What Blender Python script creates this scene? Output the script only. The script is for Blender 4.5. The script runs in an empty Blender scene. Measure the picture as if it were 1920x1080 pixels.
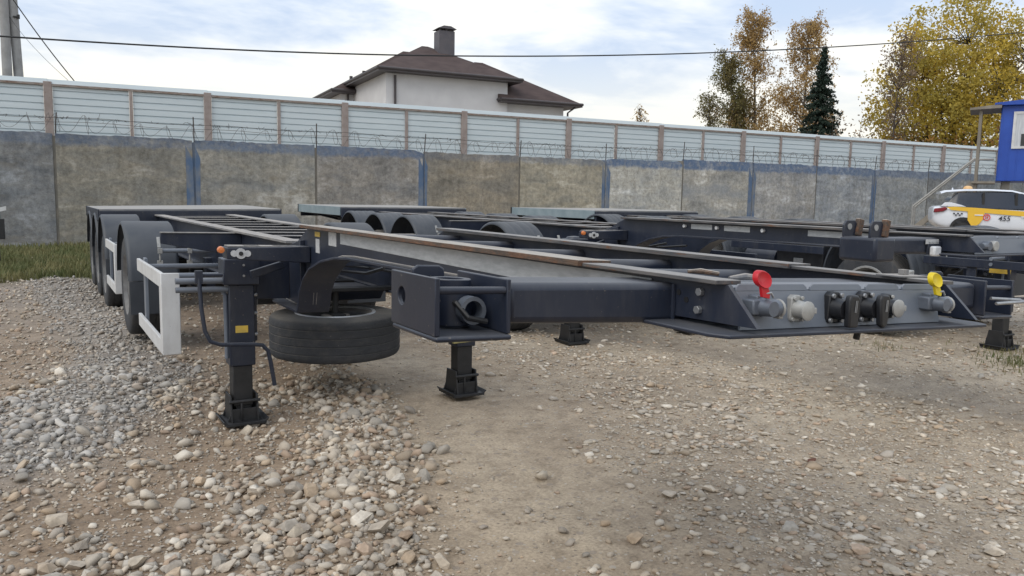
import bpy, math, random
import numpy as np
from mathutils import Vector, Matrix

R = math.radians
rng = np.random.default_rng(7)
random.seed(7)
sc = bpy.context.scene
COL = sc.collection

# ------------------------------------------------------------------ camera
YAW, PITCH, ROLL = R(31.113), R(6.575), R(1.042)
CAM = Vector((-1.97, -1.571, 1.552))
fw = Vector((math.sin(YAW)*math.cos(PITCH), math.cos(YAW)*math.cos(PITCH), -math.sin(PITCH)))
r0 = Vector((math.cos(YAW), -math.sin(YAW), 0)); u0 = r0.cross(fw)
rr = math.cos(ROLL)*r0 + math.sin(ROLL)*u0; uu = -math.sin(ROLL)*r0 + math.cos(ROLL)*u0
cd = bpy.data.cameras.new('camera'); cam = bpy.data.objects.new('camera', cd); COL.objects.link(cam)
cam.matrix_world = Matrix(((rr.x, uu.x, -fw.x, CAM.x), (rr.y, uu.y, -fw.y, CAM.y), (rr.z, uu.z, -fw.z, CAM.z), (0, 0, 0, 1)))
cd.sensor_width = 36; cd.lens = 36*1476.2/1920; cd.clip_start = .05; cd.clip_end = 3000
sc.camera = cam

# ------------------------------------------------------------------ sky and sun
SUN_AZ, SUN_EL = R(-110), R(48)          # azimuth from +Y towards +X
w = bpy.data.worlds.new('World'); sc.world = w; w.use_nodes = True
nt = w.node_tree; nt.nodes.clear(); N = nt.nodes.new; L = nt.links.new
out = N('ShaderNodeOutputWorld'); bg = N('ShaderNodeBackground'); bg.inputs[1].default_value = .1
L(bg.outputs[0], out.inputs[0])
sky = N('ShaderNodeTexSky'); sky.sky_type = 'NISHITA'; sky.sun_disc = False
sky.sun_elevation = SUN_EL; sky.sun_rotation = SUN_AZ; sky.air_density = 1.2; sky.dust_density = 2.0
tc = N('ShaderNodeTexCoord'); sep = N('ShaderNodeSeparateXYZ'); L(tc.outputs['Generated'], sep.inputs[0])
def mth(op, a, b=None, c=None, clamp=False):
    n = N('ShaderNodeMath'); n.operation = op; n.use_clamp = clamp
    for i, v in enumerate((a, b, c)):
        if v is None: continue
        if isinstance(v, (int, float)): n.inputs[i].default_value = v
        else: L(v, n.inputs[i])
    return n.outputs[0]
zc = mth('ADD', mth('MAXIMUM', sep.outputs[2], 0.0), .16)
cmb = N('ShaderNodeCombineXYZ'); L(mth('DIVIDE', sep.outputs[0], zc), cmb.inputs[0]); L(mth('DIVIDE', sep.outputs[1], zc), cmb.inputs[1])
def noise(vec, scale, detail=5, rough=.55, dist=0.):
    n = N('ShaderNodeTexNoise'); n.inputs['Scale'].default_value = scale; n.inputs['Detail'].default_value = detail
    n.inputs['Roughness'].default_value = rough; n.inputs['Distortion'].default_value = dist; L(vec, n.inputs['Vector']); return n.outputs[0]
def ramp(f, *st):
    n = N('ShaderNodeValToRGB'); e = n.color_ramp.elements
    while len(e) < len(st): e.new(.5)
    for i, (p, c) in enumerate(st): e[i].position = p; e[i].color = (*c, 1)
    L(f, n.inputs[0]); return n.outputs[0]
def mix(f, a, b, mode='MIX'):
    n = N('ShaderNodeMix'); n.data_type = 'RGBA'; n.blend_type = mode
    for i, v in ((0, f), (6, a), (7, b)):
        if isinstance(v, (int, float)): n.inputs[i].default_value = v
        elif isinstance(v, tuple): n.inputs[i].default_value = (*v, 1)
        else: L(v, n.inputs[i])
    return n.outputs[2]
mp = N('ShaderNodeMapping'); L(cmb.outputs[0], mp.inputs[0]); mp.inputs['Scale'].default_value = (.8, 1.0, 1); mp.inputs['Location'].default_value = (3.3, 1.7, 0)
n1 = noise(mp.outputs[0], .85, 6, .58, .35); n2 = noise(mp.outputs[0], 2.6, 5, .6, .3)
cl = mth('ADD', mth('MULTIPLY', n1, .72), mth('MULTIPLY', n2, .28))
cloud = ramp(cl, (.43, (3.3, 4.05, 5.35)), (.475, (4.2, 4.8, 5.7)), (.525, (5.2, 5.55, 6.0)), (.57, (6.1, 6.1, 5.95)))
# thin cloud deck is warm and bright low over the horizon
lowf = ramp(sep.outputs[2], (0.03, (.92,)*3), (.10, (.6,)*3), (.18, (.15,)*3), (.27, (0.,)*3))
cloud = mix(lowf, cloud, (6.2, 5.9, 5.0))
cover = ramp(cl, (.34, (.82,)*3), (.5, (1.,)*3))
skyc = mix(cover, sky.outputs[0], cloud)
L(skyc, bg.inputs[0])

sd = bpy.data.lights.new('sun', 'SUN'); sun = bpy.data.objects.new('sun', sd); COL.objects.link(sun)
sd.energy = .9; sd.angle = R(48); sd.color = (1, .94, .84)
sdir = Vector((math.sin(SUN_AZ)*math.cos(SUN_EL), math.cos(SUN_AZ)*math.cos(SUN_EL), math.sin(SUN_EL)))
sun.rotation_euler = sdir.to_track_quat('Z', 'Y').to_euler()

vs = sc.view_settings; vs.view_transform = 'Standard'; vs.look = 'None'; vs.exposure = .85; vs.gamma = 1
vs.use_curve_mapping = False
sc.cycles.max_bounces = 6; sc.cycles.diffuse_bounces = 3; sc.cycles.glossy_bounces = 3; sc.cycles.transmission_bounces = 3; sc.cycles.transparent_max_bounces = 4

# ------------------------------------------------------------------ materials
MATS = {}
def pm(name, c1, c2=None, scale=6, rough=.6, metal=0., bump=0., bscale=40, detail=6, lo=.35, hi=.65, spec=.5,
       dust_sheen=None, dust_sheen_amt=.0, rust=0., objcol=False, attr=None, stretch=None, trans=0., rvar=.12, objrand=0., coat=0., splash=0.):
    """noise-mixed principled material; a dusty film and painted sky sheen pale the faces that look up, rust comes in patches"""
    global nt, N, L
    m = bpy.data.materials.new(name); m.use_nodes = True; nt = m.node_tree; N = nt.nodes.new; L = nt.links.new
    b = nt.nodes['Principled BSDF']
    tc = N('ShaderNodeTexCoord'); vec = tc.outputs['Object']
    if stretch:
        mpn = N('ShaderNodeMapping'); L(vec, mpn.inputs[0]); mpn.inputs['Scale'].default_value = stretch; vec = mpn.outputs[0]
    n = noise(vec, scale, detail)
    c2 = c2 or tuple(x*.75 for x in c1)
    col = ramp(n, (lo, c1), (hi, c2))
    if attr:
        a = N('ShaderNodeAttribute'); a.attribute_name = attr; col = mix(1., col, a.outputs['Color'], 'MULTIPLY')
    if objcol:
        o = N('ShaderNodeObjectInfo'); col = mix(1., col, o.outputs['Color'], 'MULTIPLY')
    if objrand:
        o = N('ShaderNodeObjectInfo')
        h = N('ShaderNodeHueSaturation'); L(col, h.inputs['Color'])
        L(mth('ADD', mth('MULTIPLY', o.outputs['Random'], objrand), 1-objrand/2), h.inputs['Value']); col = h.outputs[0]
    rg = mth('ADD', mth('MULTIPLY', n, rvar*2), rough-rvar)
    if splash:      # dried mud streaks and small chips
        ms_ = N('ShaderNodeMapping'); L(vec, ms_.inputs[0]); ms_.inputs['Scale'].default_value = (3, 3, .7)
        sf = ramp(noise(ms_.outputs[0], 3.2, 8, .7), (.50, (0,)*3), (.74, (splash,)*3)); col = mix(sf, col, (.17, .155, .135))
        chip = ramp(noise(vec, 70, 3, .6), (.69, (0,)*3), (.72, (.55,)*3)); col = mix(chip, col, (.20, .175, .15)); rg = mth('ADD', rg, mth('MULTIPLY', sf, .6), clamp=True)
    if rust:
        nr = noise(vec, 9, 8, .7); rf = ramp(nr, (.62-rust*.3, (0,)*3), (.70-rust*.3, (1,)*3))
        rc = ramp(noise(vec, 35, 4), (.3, (.07, .032, .018)), (.7, (.19, .095, .052)))
        col = mix(rf, col, rc); rg = mth('MAXIMUM', rg, mth('MULTIPLY', rf, .85))
    if dust_sheen:
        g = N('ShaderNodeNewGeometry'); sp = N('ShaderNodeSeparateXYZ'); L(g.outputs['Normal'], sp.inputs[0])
        up = mth('MULTIPLY', mth('SUBTRACT', sp.outputs[2], .35), 1.7, clamp=True)  # sky reflection painted into the colour of upward faces, together with a dusty film
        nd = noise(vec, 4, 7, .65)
        f = mth('MULTIPLY', mth('ADD', mth('MULTIPLY', up, .92), .035), mth('MULTIPLY', nd, dust_sheen_amt*2), clamp=True)
        col = mix(f, col, dust_sheen); rg = mth('ADD', rg, mth('MULTIPLY', f, .35), clamp=True)
    if isinstance(col, tuple): b.inputs['Base Color'].default_value = (*col, 1)
    else: L(col, b.inputs['Base Color'])
    L(rg, b.inputs['Roughness']); b.inputs['Metallic'].default_value = metal
    b.inputs['Specular IOR Level'].default_value = spec
    if coat: b.inputs['Coat Weight'].default_value = coat; b.inputs['Coat Roughness'].default_value = .08
    if bump:
        bn = N('ShaderNodeBump'); bn.inputs['Strength'].default_value = bump; bn.inputs['Distance'].default_value = .01
        L(noise(vec, bscale, 6, .6), bn.inputs['Height']); L(bn.outputs[0], b.inputs['Normal'])
    if trans:
        tl = N('ShaderNodeBsdfTranslucent'); ms = N('ShaderNodeMixShader'); ms.inputs[0].default_value = trans
        L(col, tl.inputs[0]); L(b.outputs[0], ms.inputs[1]); L(tl.outputs[0], ms.inputs[2]); L(ms.outputs[0], nt.nodes['Material Output'].inputs[0])
    MATS[name] = m; return m

DUST = (.30, .265, .225)
M_steel = pm('anthracite steel paint', (.012, .0175, .034), (.0185, .025, .044), 3, .36, bump=.06, bscale=14, dust_sheen=(.24, .235, .23), dust_sheen_amt=.26, spec=.45, splash=.15)
M_flange = pm('scuffed flange steel', (.04, .045, .055), (.13, .12, .115), 7, .5, bump=.15, rust=.18, dust_sheen=(.33, .315, .30), dust_sheen_amt=.72, stretch=(6, .8, 6))
M_rusty = pm('rusty flange edge', (.045, .035, .03), (.12, .075, .05), 14, .8, bump=.5, bscale=60, rust=.45, dust_sheen=(.42, .39, .35), dust_sheen_amt=1.0, stretch=(4, 1, 4))
M_rail = pm('light worn rail top', (.13, .135, .15), (.24, .23, .22), 8, .5, bump=.1, dust_sheen=(.36, .33, .30), dust_sheen_amt=.8, stretch=(5, .6, 5))
M_panel = pm('grey panel paint', (.12, .142, .18), (.165, .185, .22), 3, .4, bump=.08, dust_sheen=DUST, dust_sheen_amt=.2)
M_deck = pm('dusty deck boards', (.16, .165, .18), (.25, .245, .24), 5, .6, dust_sheen=(.36, .34, .31), dust_sheen_amt=.7, stretch=(1, 5, 1))
M_tape = pm('silver reflective tape', (.33, .35, .37), (.43, .45, .47), 9, .42, metal=.1, stretch=(1, 2, 8))
M_band = pm('pale side band', (.20, .26, .29), (.27, .33, .36), 4, .45)
M_black = pm('black rubber and tar', (.011, .012, .014), (.02, .02, .022), 12, .55, bump=.2)
M_plastic = pm('black connector plastic', (.010, .011, .014), (.017, .018, .022), 12, .42)
M_tyre = pm('tyre rubber', (.026, .030, .037), (.042, .045, .052), 8, .8, bump=.7, bscale=34, dust_sheen=(.20, .18, .15), dust_sheen_amt=.4, splash=.3)
M_fender = pm('grey plastic mudguard', (.028, .034, .045), (.042, .049, .060), 4, .5, dust_sheen=(.22, .21, .20), dust_sheen_amt=.16)
M_rim = pm('steel rim', (.16, .165, .17), (.10, .10, .105), 10, .5, metal=.2, bump=.1, dust_sheen=DUST, dust_sheen_amt=.5)
M_rimlt = pm('bright rim flange', (.48, .49, .50), (.36, .37, .38), 10, .4, metal=.4)
M_white = pm('white guard paint', (.62, .63, .64), (.53, .53, .53), 5, .5, bump=.05, dust_sheen=(.33, .29, .24), dust_sheen_amt=.25, splash=.22)
M_zinc = pm('zinc plated metal', (.42, .43, .44), (.30, .31, .33), 30, .4, metal=.7)
M_alu = pm('cast alloy', (.15, .17, .205), (.11, .125, .155), 20, .45, metal=.3, bump=.15)
M_socket = pm('pale socket casting', (.40, .40, .385), (.28, .28, .275), 20, .5, metal=.2)
M_red = pm('red plastic cap', (.55, .012, .022), (.45, .01, .02), 9, .4)
M_yellow = pm('yellow plastic cap', (.75, .58, .012), (.66, .50, .01), 9, .4)
M_amber = pm('amber lens', (.62, .19, .05), (.5, .13, .03), 9, .3)
M_lamp = pm('clear lamp lens', (.55, .57, .6), (.7, .7, .72), 20, .2)
M_stY = pm('yellow warning sticker', (.62, .42, .06), (.5, .36, .08), 30, .5)
M_stW = pm('white data sticker', (.52, .53, .54), (.40, .41, .43), 40, .5)
M_brass = pm('yellow chromate plate', (.42, .38, .16), (.30, .28, .13), 20, .5, metal=.3)

# ------------------------------------------------------------------ mesh helper
class MB:
    def __init__(s): s.v = []; s.f = []
    def add(s, v, f):
        o = len(s.v); s.v += [tuple(p) for p in v]; s.f += [tuple(i+o for i in q) for q in f]; return s
    def box(s, x0, x1, y0, y1, z0, z1):
        return s.add([(x0, y0, z0), (x1, y0, z0), (x1, y1, z0), (x0, y1, z0), (x0, y0, z1), (x1, y0, z1), (x1, y1, z1), (x0, y1, z1)],
              [(0, 3, 2, 1), (4, 5, 6, 7), (0, 1, 5, 4), (1, 2, 6, 5), (2, 3, 7, 6), (3, 0, 4, 7)])
    def obox(s, c, size, ang=0, axis='Z'):
        m = Matrix.Rotation(ang, 3, axis); h = [k/2 for k in size]; b = MB().box(-h[0], h[0], -h[1], h[1], -h[2], h[2])
        return s.add([Vector(c)+m @ Vector(p) for p in b.v], b.f)
    def prism(s, poly, a0, a1, plane='yz'):
        n = len(poly); ar = sum(poly[i][0]*poly[(i+1) % n][1]-poly[(i+1) % n][0]*poly[i][1] for i in range(n))
        if ar < 0: poly = poly[::-1]
        def P(p, a): return {'yz': (a, p[0], p[1]), 'xz': (p[0], a, p[1]), 'xy': (p[0], p[1], a)}[plane]
        v = [P(p, a0) for p in poly]+[P(p, a1) for p in poly]
        fc = [tuple(range(n))[::-1], tuple(range(n, 2*n))]+[(i, (i+1) % n, n+(i+1) % n, n+i) for i in range(n)]
        if plane == 'xz': fc = [q[::-1] for q in fc]
        return s.add(v, fc)
    def cyl(s, p0, p1, r0, r1=None, n=12, caps=True):
        r1 = r0 if r1 is None else r1; p0 = Vector(p0); p1 = Vector(p1); d = (p1-p0).normalized()
        a = d.orthogonal().normalized(); b = d.cross(a); v = []
        for p, r in ((p0, r0), (p1, r1)):
            v += [p+(a*math.cos(2*math.pi*i/n)+b*math.sin(2*math.pi*i/n))*r for i in range(n)]
        fc = [(i, (i+1) % n, n+(i+1) % n, n+i) for i in range(n)]
        if caps: fc += [tuple(range(n))[::-1], tuple(range(n, 2*n))]
        return s.add(v, fc)
    def tube(s, path, r, n=8, caps=True):
        path = [Vector(p) for p in path]; k = len(path); v = []; prev = None
        rs = r if isinstance(r, (list, tuple)) else [r]*k
        for i, p in enumerate(path):
            d = (path[min(i+1, k-1)]-path[max(i-1, 0)]).normalized()
            if prev is None: a = d.orthogonal().normalized()
            else: a = (prev-d*prev.dot(d)).normalized()
            prev = a; b = d.cross(a)
            v += [p+(a*math.cos(2*math.pi*j/n)+b*math.sin(2*math.pi*j/n))*rs[i] for j in range(n)]
        fc = [(i*n+j, i*n+(j+1) % n, (i+1)*n+(j+1) % n, (i+1)*n+j) for i in range(k-1) for j in range(n)]
        if caps: fc += [tuple(range(n))[::-1], tuple(range((k-1)*n, k*n))]
        return s.add(v, fc)
    def lathe(s, prof, c=(0, 0, 0), axis='x', n=40, a0=0, a1=2*math.pi, closed=True):
        """prof: (along axis, radius) points; closed ring when closed"""
        full = abs(a1-a0-2*math.pi) < 1e-6; m = n if full else n+1; k = len(prof); v = []
        for i in range(m):
            t = a0+(a1-a0)*i/n; ca, sa = math.cos(t), math.sin(t)
            for h, r in prof:
                p = {'x': (h, r*ca, r*sa), 'y': (r*sa, h, r*ca), 'z': (r*ca, r*sa, h)}[axis]
                v.append((p[0]+c[0], p[1]+c[1], p[2]+c[2]))
        fc = []
        for i in range(n):
            for j in range(k if closed else k-1):
                a = i*k+j; b = i*k+(j+1) % k; c2 = ((i+1) % m)*k+(j+1) % k; d = ((i+1) % m)*k+j; fc.append((a, d, c2, b))
        if not full and closed: fc += [tuple(range(k)), tuple(range((m-1)*k, m*k))[::-1]]
        return s.add(v, fc)
    def plate_hole(s, y0, y1, z0, z1, x0, x1, hc, hr, n=32):
        """plate in the yz plane from x0 to x1 with a round hole"""
        ang = [2*math.pi*i/n for i in range(n)]; o = []; h = []
        for a in ang:
            c, q = math.cos(a), math.sin(a); t = 1e9
            for lim, d, e in ((y1, c, hc[0]), (y0, c, hc[0]), (z1, q, hc[1]), (z0, q, hc[1])):
                if abs(d) > 1e-9:
                    tt = (lim-e)/d
                    if tt > 0: t = min(t, tt)
            o.append((hc[0]+c*t, hc[1]+q*t)); h.append((hc[0]+c*hr, hc[1]+q*hr))
        for (cy, cz) in ((y0, z0), (y0, z1), (y1, z0), (y1, z1)):
            i = min(range(n), key=lambda k: (o[k][0]-cy)**2+(o[k][1]-cz)**2); o[i] = (cy, cz)
        v = [(x, *p) for x in (x0, x1) for p in o+h]; fc = []
        for i in range(n):
            j = (i+1) % n
            fc += [(i, j, n+j, n+i), (2*n+j, 2*n+i, 3*n+i, 3*n+j), (i, 2*n+i, 2*n+j, j), (n+i, n+j, 3*n+j, 3*n+i)]
        return s.add(v, fc)
    def build(s, name, mat, parent=None, warp=None, bevel=0., loc=None, ang=35, flat=False):
        v = [warp(p) for p in s.v] if warp else s.v
        me = bpy.data.meshes.new(name); me.from_pydata(v, [], s.f); me.materials.append(mat)
        import bmesh
        bm = bmesh.new(); bm.from_mesh(me); bmesh.ops.recalc_face_normals(bm, faces=bm.faces); bm.to_mesh(me); bm.free()
        if not flat: me.shade_smooth(); me.set_sharp_from_angle(angle=R(ang))
        o = bpy.data.objects.new(name, me); COL.objects.link(o)
        if parent: o.parent = parent
        if loc: o.location = loc
        if bevel:
            b = o.modifiers.new('bevel', 'BEVEL'); b.width = bevel; b.segments = 2; b.limit_method = 'ANGLE'; b.angle_limit = R(40)
        return o
def copy(o, parent, loc=None, rot=None):
    c = o.copy(); COL.objects.link(c); c.parent = parent
    if loc is not None: c.location = loc
    if rot is not None: c.rotation_euler = rot
    for ch in list(o.children):
        d = ch.copy(); COL.objects.link(d); d.parent = c
    return c
def empty(name, loc=(0, 0, 0), rz=0):
    o = bpy.data.objects.new(name, None); COL.objects.link(o); o.location = loc; o.rotation_euler = (0, 0, rz); o.empty_display_size = .2; return o
def tag(o, label=None, cat=None, group=None, kind=None):
    for k, v in (('label', label), ('category', cat), ('group', group), ('kind', kind)):
        if v: o[k] = v
    return o
def npmesh(name, v, f, mat, parent=None, col=None):
    """numpy mesh: v (n,3), f (m,k)"""
    me = bpy.data.meshes.new(name); v = np.asarray(v, np.float32); f = np.asarray(f, np.int32)
    me.vertices.add(len(v)); me.vertices.foreach_set('co', v.ravel())
    m, k = f.shape; me.loops.add(m*k); me.loops.foreach_set('vertex_index', f.ravel())
    me.polygons.add(m); me.polygons.foreach_set('loop_start', np.arange(0, m*k, k, dtype=np.int32))
    if col is not None:
        a = me.color_attributes.new('tint', 'FLOAT_COLOR', 'POINT'); a.data.foreach_set('color', np.asarray(col, np.float32).ravel())
    me.update(calc_edges=True); me.validate(); me.materials.append(mat)
    o = bpy.data.objects.new(name, me); COL.objects.link(o)
    if parent: o.parent = parent
    return o
def vnoise(x, y, seed=0):
    r_ = np.random.default_rng(seed); T = r_.random((64, 64)); xi = np.floor(x).astype(int); yi = np.floor(y).astype(int)
    fx = x-xi; fy = y-yi; fx = fx*fx*(3-2*fx); fy = fy*fy*(3-2*fy)
    g = lambda a, b: T[a % 64, b % 64]
    return (g(xi, yi)*(1-fx)+g(xi+1, yi)*fx)*(1-fy)+(g(xi, yi+1)*(1-fx)+g(xi+1, yi+1)*fx)*fy
def seg_d(x, y, pts):
    d = np.full(np.shape(x), 1e9)
    for (ax, ay), (bx, by) in zip(pts[:-1], pts[1:]):
        vx, vy = bx-ax, by-ay; t = np.clip(((x-ax)*vx+(y-ay)*vy)/(vx*vx+vy*vy), 0, 1)
        d = np.minimum(d, np.hypot(x-ax-t*vx, y-ay-t*vy))
    return d
def sstep(a, b, x): t = np.clip((x-a)/(b-a), 0, 1); return t*t*(3-2*t)
# ------------------------------------------------------------------ ground
BED = [(-1.75, 14.5), (-1.45, 10), (-1.25, 7.2), (-1.45, 5.4), (-1.7, 4.6), (-2.2, 3.6)]       # grey gravel bed beside the wheels
RIDGE = [(.45, 6.6), (.2, 5.3), (.06, 4.0), (-.38, 2.85), (-.62, 2.05), (-.95, 1.35), (-1.3, .6)]  # pushed-up stones
SHEET = [(2.6, 7.5), (2.3, 5.4), (2.35, 4.0), (2.0, 2.7), (1.35, 1.8), (1.1, .8), (.7, 0)]      # flat pebbles right of the sand
SHEET2 = [(4.2, 6.5), (3.2, 3.2), (3.3, 2.0), (2.6, .9), (1.9, 0.0)]
TRACK = [(2.9, 7.0), (4.0, 4.3), (4.35, 2.9), (4.4, 1.2), (4.2, -.6)]
SAND = [(1.0, 6.4), (.9, 4.8), (.62, 3.2), (.35, 2.1), (-.1, 1.2)]
def gh(x, y):
    x = np.asarray(x, float); y = np.asarray(y, float)
    h = .035*(vnoise(x*.45, y*.45, 1)-.5)+.022*(vnoise(x*1.7, y*1.7, 2)-.5)+.010*(vnoise(x*6, y*6, 3)-.5)
    h += .05*np.exp(-(seg_d(x, y, RIDGE)/.24)**2)+.06*np.exp(-(seg_d(x, y, BED)/.5)**2)
    h += .02*np.exp(-(seg_d(x, y, SHEET)/.5)**2)-.02*np.exp(-(seg_d(x, y, TRACK)/.25)**2)
    h += .47*sstep(11.5, 17.5, x)*sstep(2, 7, y)
    for fx, fy in ((-.84, 3.8), (.84, 3.8)):
        h -= .02*np.exp(-((x-fx)**2+(y-fy)**2)/.05)
    near = np.exp(-np.maximum(0, np.hypot(x, y-6)-45)/20)
    return h*near
def axis(lo, hi, fine, far, grow=1.16):
    a = list(np.arange(lo, hi, fine)); st = fine; p = a[-1]
    while p < far: st = min(st*grow, 60); p += st; a.append(p)
    st = fine; p = a[0]; b = []
    while p > -far: st = min(st*grow, 60); p -= st; b.append(p)
    return np.array(b[::-1]+a)
gx = axis(-4, 7, .05, 900); gy = axis(-1, 9, .05, 900)
X, Y = np.meshgrid(gx, gy); Zg = gh(X, Y)
nx, ny = len(gx), len(gy); idx = np.arange(nx*ny).reshape(ny, nx)
fq = np.stack([idx[:-1, :-1], idx[:-1, 1:], idx[1:, 1:], idx[1:, :-1]], -1).reshape(-1, 4)
# dirt colour zones painted as a soil mask (grey fines / brown soil / pale sand)
d_s = np.exp(-(seg_d(X, Y, SAND)/.75)**2); d_b = np.exp(-(seg_d(X, Y, BED)/.55)**2)
d_e = np.clip(np.exp(-(seg_d(X, Y, SHEET)/.8)**2)+np.exp(-(seg_d(X, Y, SHEET2)/.9)**2), 0, 1); d_t = np.exp(-(seg_d(X, Y, TRACK)/.5)**2)
brown = np.array([.258, .196, .142]); sand = np.array([.405, .335, .255]); greyc = np.array([.275, .25, .225]); pale = np.array([.41, .35, .275]); trk = np.array([.30, .255, .205])
wob = (vnoise(X*1.3, Y*1.3, 9)-.5)*.5
c = brown+np.zeros(X.shape+(3,))
for msk, cc in ((sstep(1.2, 3.4, X+wob*2)*.8, pale), (d_s, sand), (d_b, greyc), (d_e*.6, pale), (d_t*.8, trk), (sstep(7, 12, np.hypot(X, Y)+wob*3)*.5, greyc)):
    mm = np.clip(msk*(1+wob), 0, 1)[..., None]; c = c*(1-mm)+cc*mm
grs = sstep(13.2, 14.2, Y+wob)*sstep(1.0, -.2, X)*sstep(-12, -9, X)
c = c*(1-.75*grs[..., None])+np.array([.085, .095, .045])*.75*grs[..., None]
colg = np.concatenate([c, np.ones(X.shape+(1,))], -1).reshape(-1, 4)

def soil():
    global nt, N, L
    m = bpy.data.materials.new('stony yard soil'); m.use_nodes = True; nt = m.node_tree; N = nt.nodes.new; L = nt.links.new
    b = nt.nodes['Principled BSDF']; tc = N('ShaderNodeTexCoord'); vec = tc.outputs['Object']
    a = N('ShaderNodeAttribute'); a.attribute_name = 'tint'; col = a.outputs['Color']
    big = noise(vec, 1.1, 5, .62, .3); mid = noise(vec, 7, 6, .65); fine = noise(vec, 60, 4, .7)
    col = mix(1., col, ramp(big, (.3, (.80, .78, .76)), (.7, (1.18, 1.17, 1.15))), 'MULTIPLY')
    col = mix(1., col, ramp(mid, (.28, (.66, .64, .62)), (.48, (1.0,)*3), (.72, (1.2, 1.2, 1.18))), 'MULTIPLY')
    col = mix(1., col, ramp(fine, (.25, (.60,)*3), (.5, (1.0,)*3), (.78, (1.35,)*3)), 'MULTIPLY')
    # embedded grit flecks
    vo = N('ShaderNodeTexVoronoi'); vo.inputs['Scale'].default_value = 46; L(vec, vo.inputs['Vector'])
    sepc = N('ShaderNodeSeparateColor'); L(vo.outputs['Color'], sepc.inputs[0])
    fl = mth('MULTIPLY', mth('GREATER_THAN', sepc.outputs[0], .72), mth('LESS_THAN', vo.outputs['Distance'], .33))
    gc = ramp(sepc.outputs[1], (0, (.16, .13, .11)), (.5, (.36, .31, .26)), (1, (.52, .48, .42)))
    col = mix(mth('MULTIPLY', fl, .75), col, gc)
    vo2 = N('ShaderNodeTexVoronoi'); vo2.inputs['Scale'].default_value = 17; L(vec, vo2.inputs['Vector'])
    sc2 = N('ShaderNodeSeparateColor'); L(vo2.outputs['Color'], sc2.inputs[0])
    fl2 = mth('MULTIPLY', mth('GREATER_THAN', sc2.outputs[0], .8), mth('LESS_THAN', vo2.outputs['Distance'], .3))
    col = mix(mth('MULTIPLY', fl2, .6), col, ramp(sc2.outputs[2], (0, (.22, .18, .15)), (1, (.46, .42, .37))))
    L(col, b.inputs['Base Color']); b.inputs['Roughness'].default_value = .92; b.inputs['Specular IOR Level'].default_value = .2
    h = mth('ADD', mth('ADD', mth('MULTIPLY', mid, .5), mth('MULTIPLY', fine, .35)), mth('ADD', mth('MULTIPLY', fl, .25), mth('MULTIPLY', fl2, .35)))
    bn = N('ShaderNodeBump'); bn.inputs['Strength'].default_value = .75; bn.inputs['Distance'].default_value = .02
    L(h, bn.inputs['Height']); L(bn.outputs[0], b.inputs['Normal'])
    return m
M_soil = soil()
ground = npmesh('ground', np.stack([X, Y, Zg], -1).reshape(-1, 3), fq, M_soil, col=colg); tag(ground, kind='structure')
ground.data.shade_smooth()

# stones: angular chips
M_stone = pm('crushed limestone', (1.08, 1.06, 1.03), (.74, .72, .70), 9, .85, bump=.25, bscale=40, attr='tint', spec=.25)
M_stoneo = pm('single stone', (1.08, 1.06, 1.03), (.76, .74, .72), 1.6, .85, bump=.2, bscale=6, objcol=True, spec=.25)
t_ = (1+5**.5)/2
ICO_V = np.array([(-1, t_, 0), (1, t_, 0), (-1, -t_, 0), (1, -t_, 0), (0, -1, t_), (0, 1, t_), (0, -1, -t_), (0, 1, -t_), (t_, 0, -1), (t_, 0, 1), (-t_, 0, -1), (-t_, 0, 1)])/math.hypot(1, t_)
ICO_F = np.array([(0, 11, 5), (0, 5, 1), (0, 1, 7), (0, 7, 10), (0, 10, 11), (1, 5, 9), (5, 11, 4), (11, 10, 2), (10, 7, 6), (7, 1, 8), (3, 9, 4), (3, 4, 2), (3, 2, 6), (3, 6, 8), (3, 8, 9), (4, 9, 5), (2, 4, 11), (6, 2, 10), (8, 6, 7), (9, 8, 1)])
def stone_variant(seed, sub):
    r_ = np.random.default_rng(seed); v = ICO_V.copy(); f = ICO_F.copy()
    if sub:
        cache = {}; vl = [tuple(p) for p in v]; nf = []
        def midp(a, b):
            k = (min(a, b), max(a, b))
            if k not in cache:
                p = (np.array(vl[a])+np.array(vl[b]))/2; p /= np.linalg.norm(p); cache[k] = len(vl); vl.append(tuple(p))
            return cache[k]
        for a, b, cc in f:
            x, y, z = midp(a, b), midp(b, cc), midp(cc, a); nf += [(a, x, z), (b, y, x), (cc, z, y), (x, y, z)]
        v = np.array(vl); f = np.array(nf)
    # cut by random planes: broken, facetted shape
    for k in range(9):
        n = r_.normal(size=3); n /= np.linalg.norm(n); d = r_.uniform(.45, .8); t = v @ n
        v = v-np.maximum(0, t-d)[:, None]*n
    v *= 1+r_.uniform(-.06, .06, (len(v), 1)); v *= np.array([r_.uniform(.9, 1.25), r_.uniform(.7, 1.0), r_.uniform(.45, .8)])
    return v, f
def hull_variant(seed, npts):
    import bmesh
    r_ = np.random.default_rng(seed); p = r_.normal(size=(npts, 3)); p /= np.linalg.norm(p, axis=1)[:, None]; p *= r_.uniform(.8, 1.05, (npts, 1))
    p *= np.array([r_.uniform(.95, 1.3), r_.uniform(.7, 1.0), r_.uniform(.5, .85)])
    bm = bmesh.new(); vs_ = [bm.verts.new(q) for q in p]; bmesh.ops.convex_hull(bm, input=vs_)
    bmesh.ops.delete(bm, geom=[q for q in bm.verts if not q.link_faces], context='VERTS'); bmesh.ops.triangulate(bm, faces=bm.faces); bm.verts.index_update()
    v = np.array([q.co[:] for q in bm.verts]); f = np.array([[q.index for q in fc.verts] for fc in bm.faces]); bm.free(); return v, f
SV = [hull_variant(s, 10) for s in range(14)]; SVH = [hull_variant(50+s, 16+s % 5) for s in range(16)]
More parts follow.
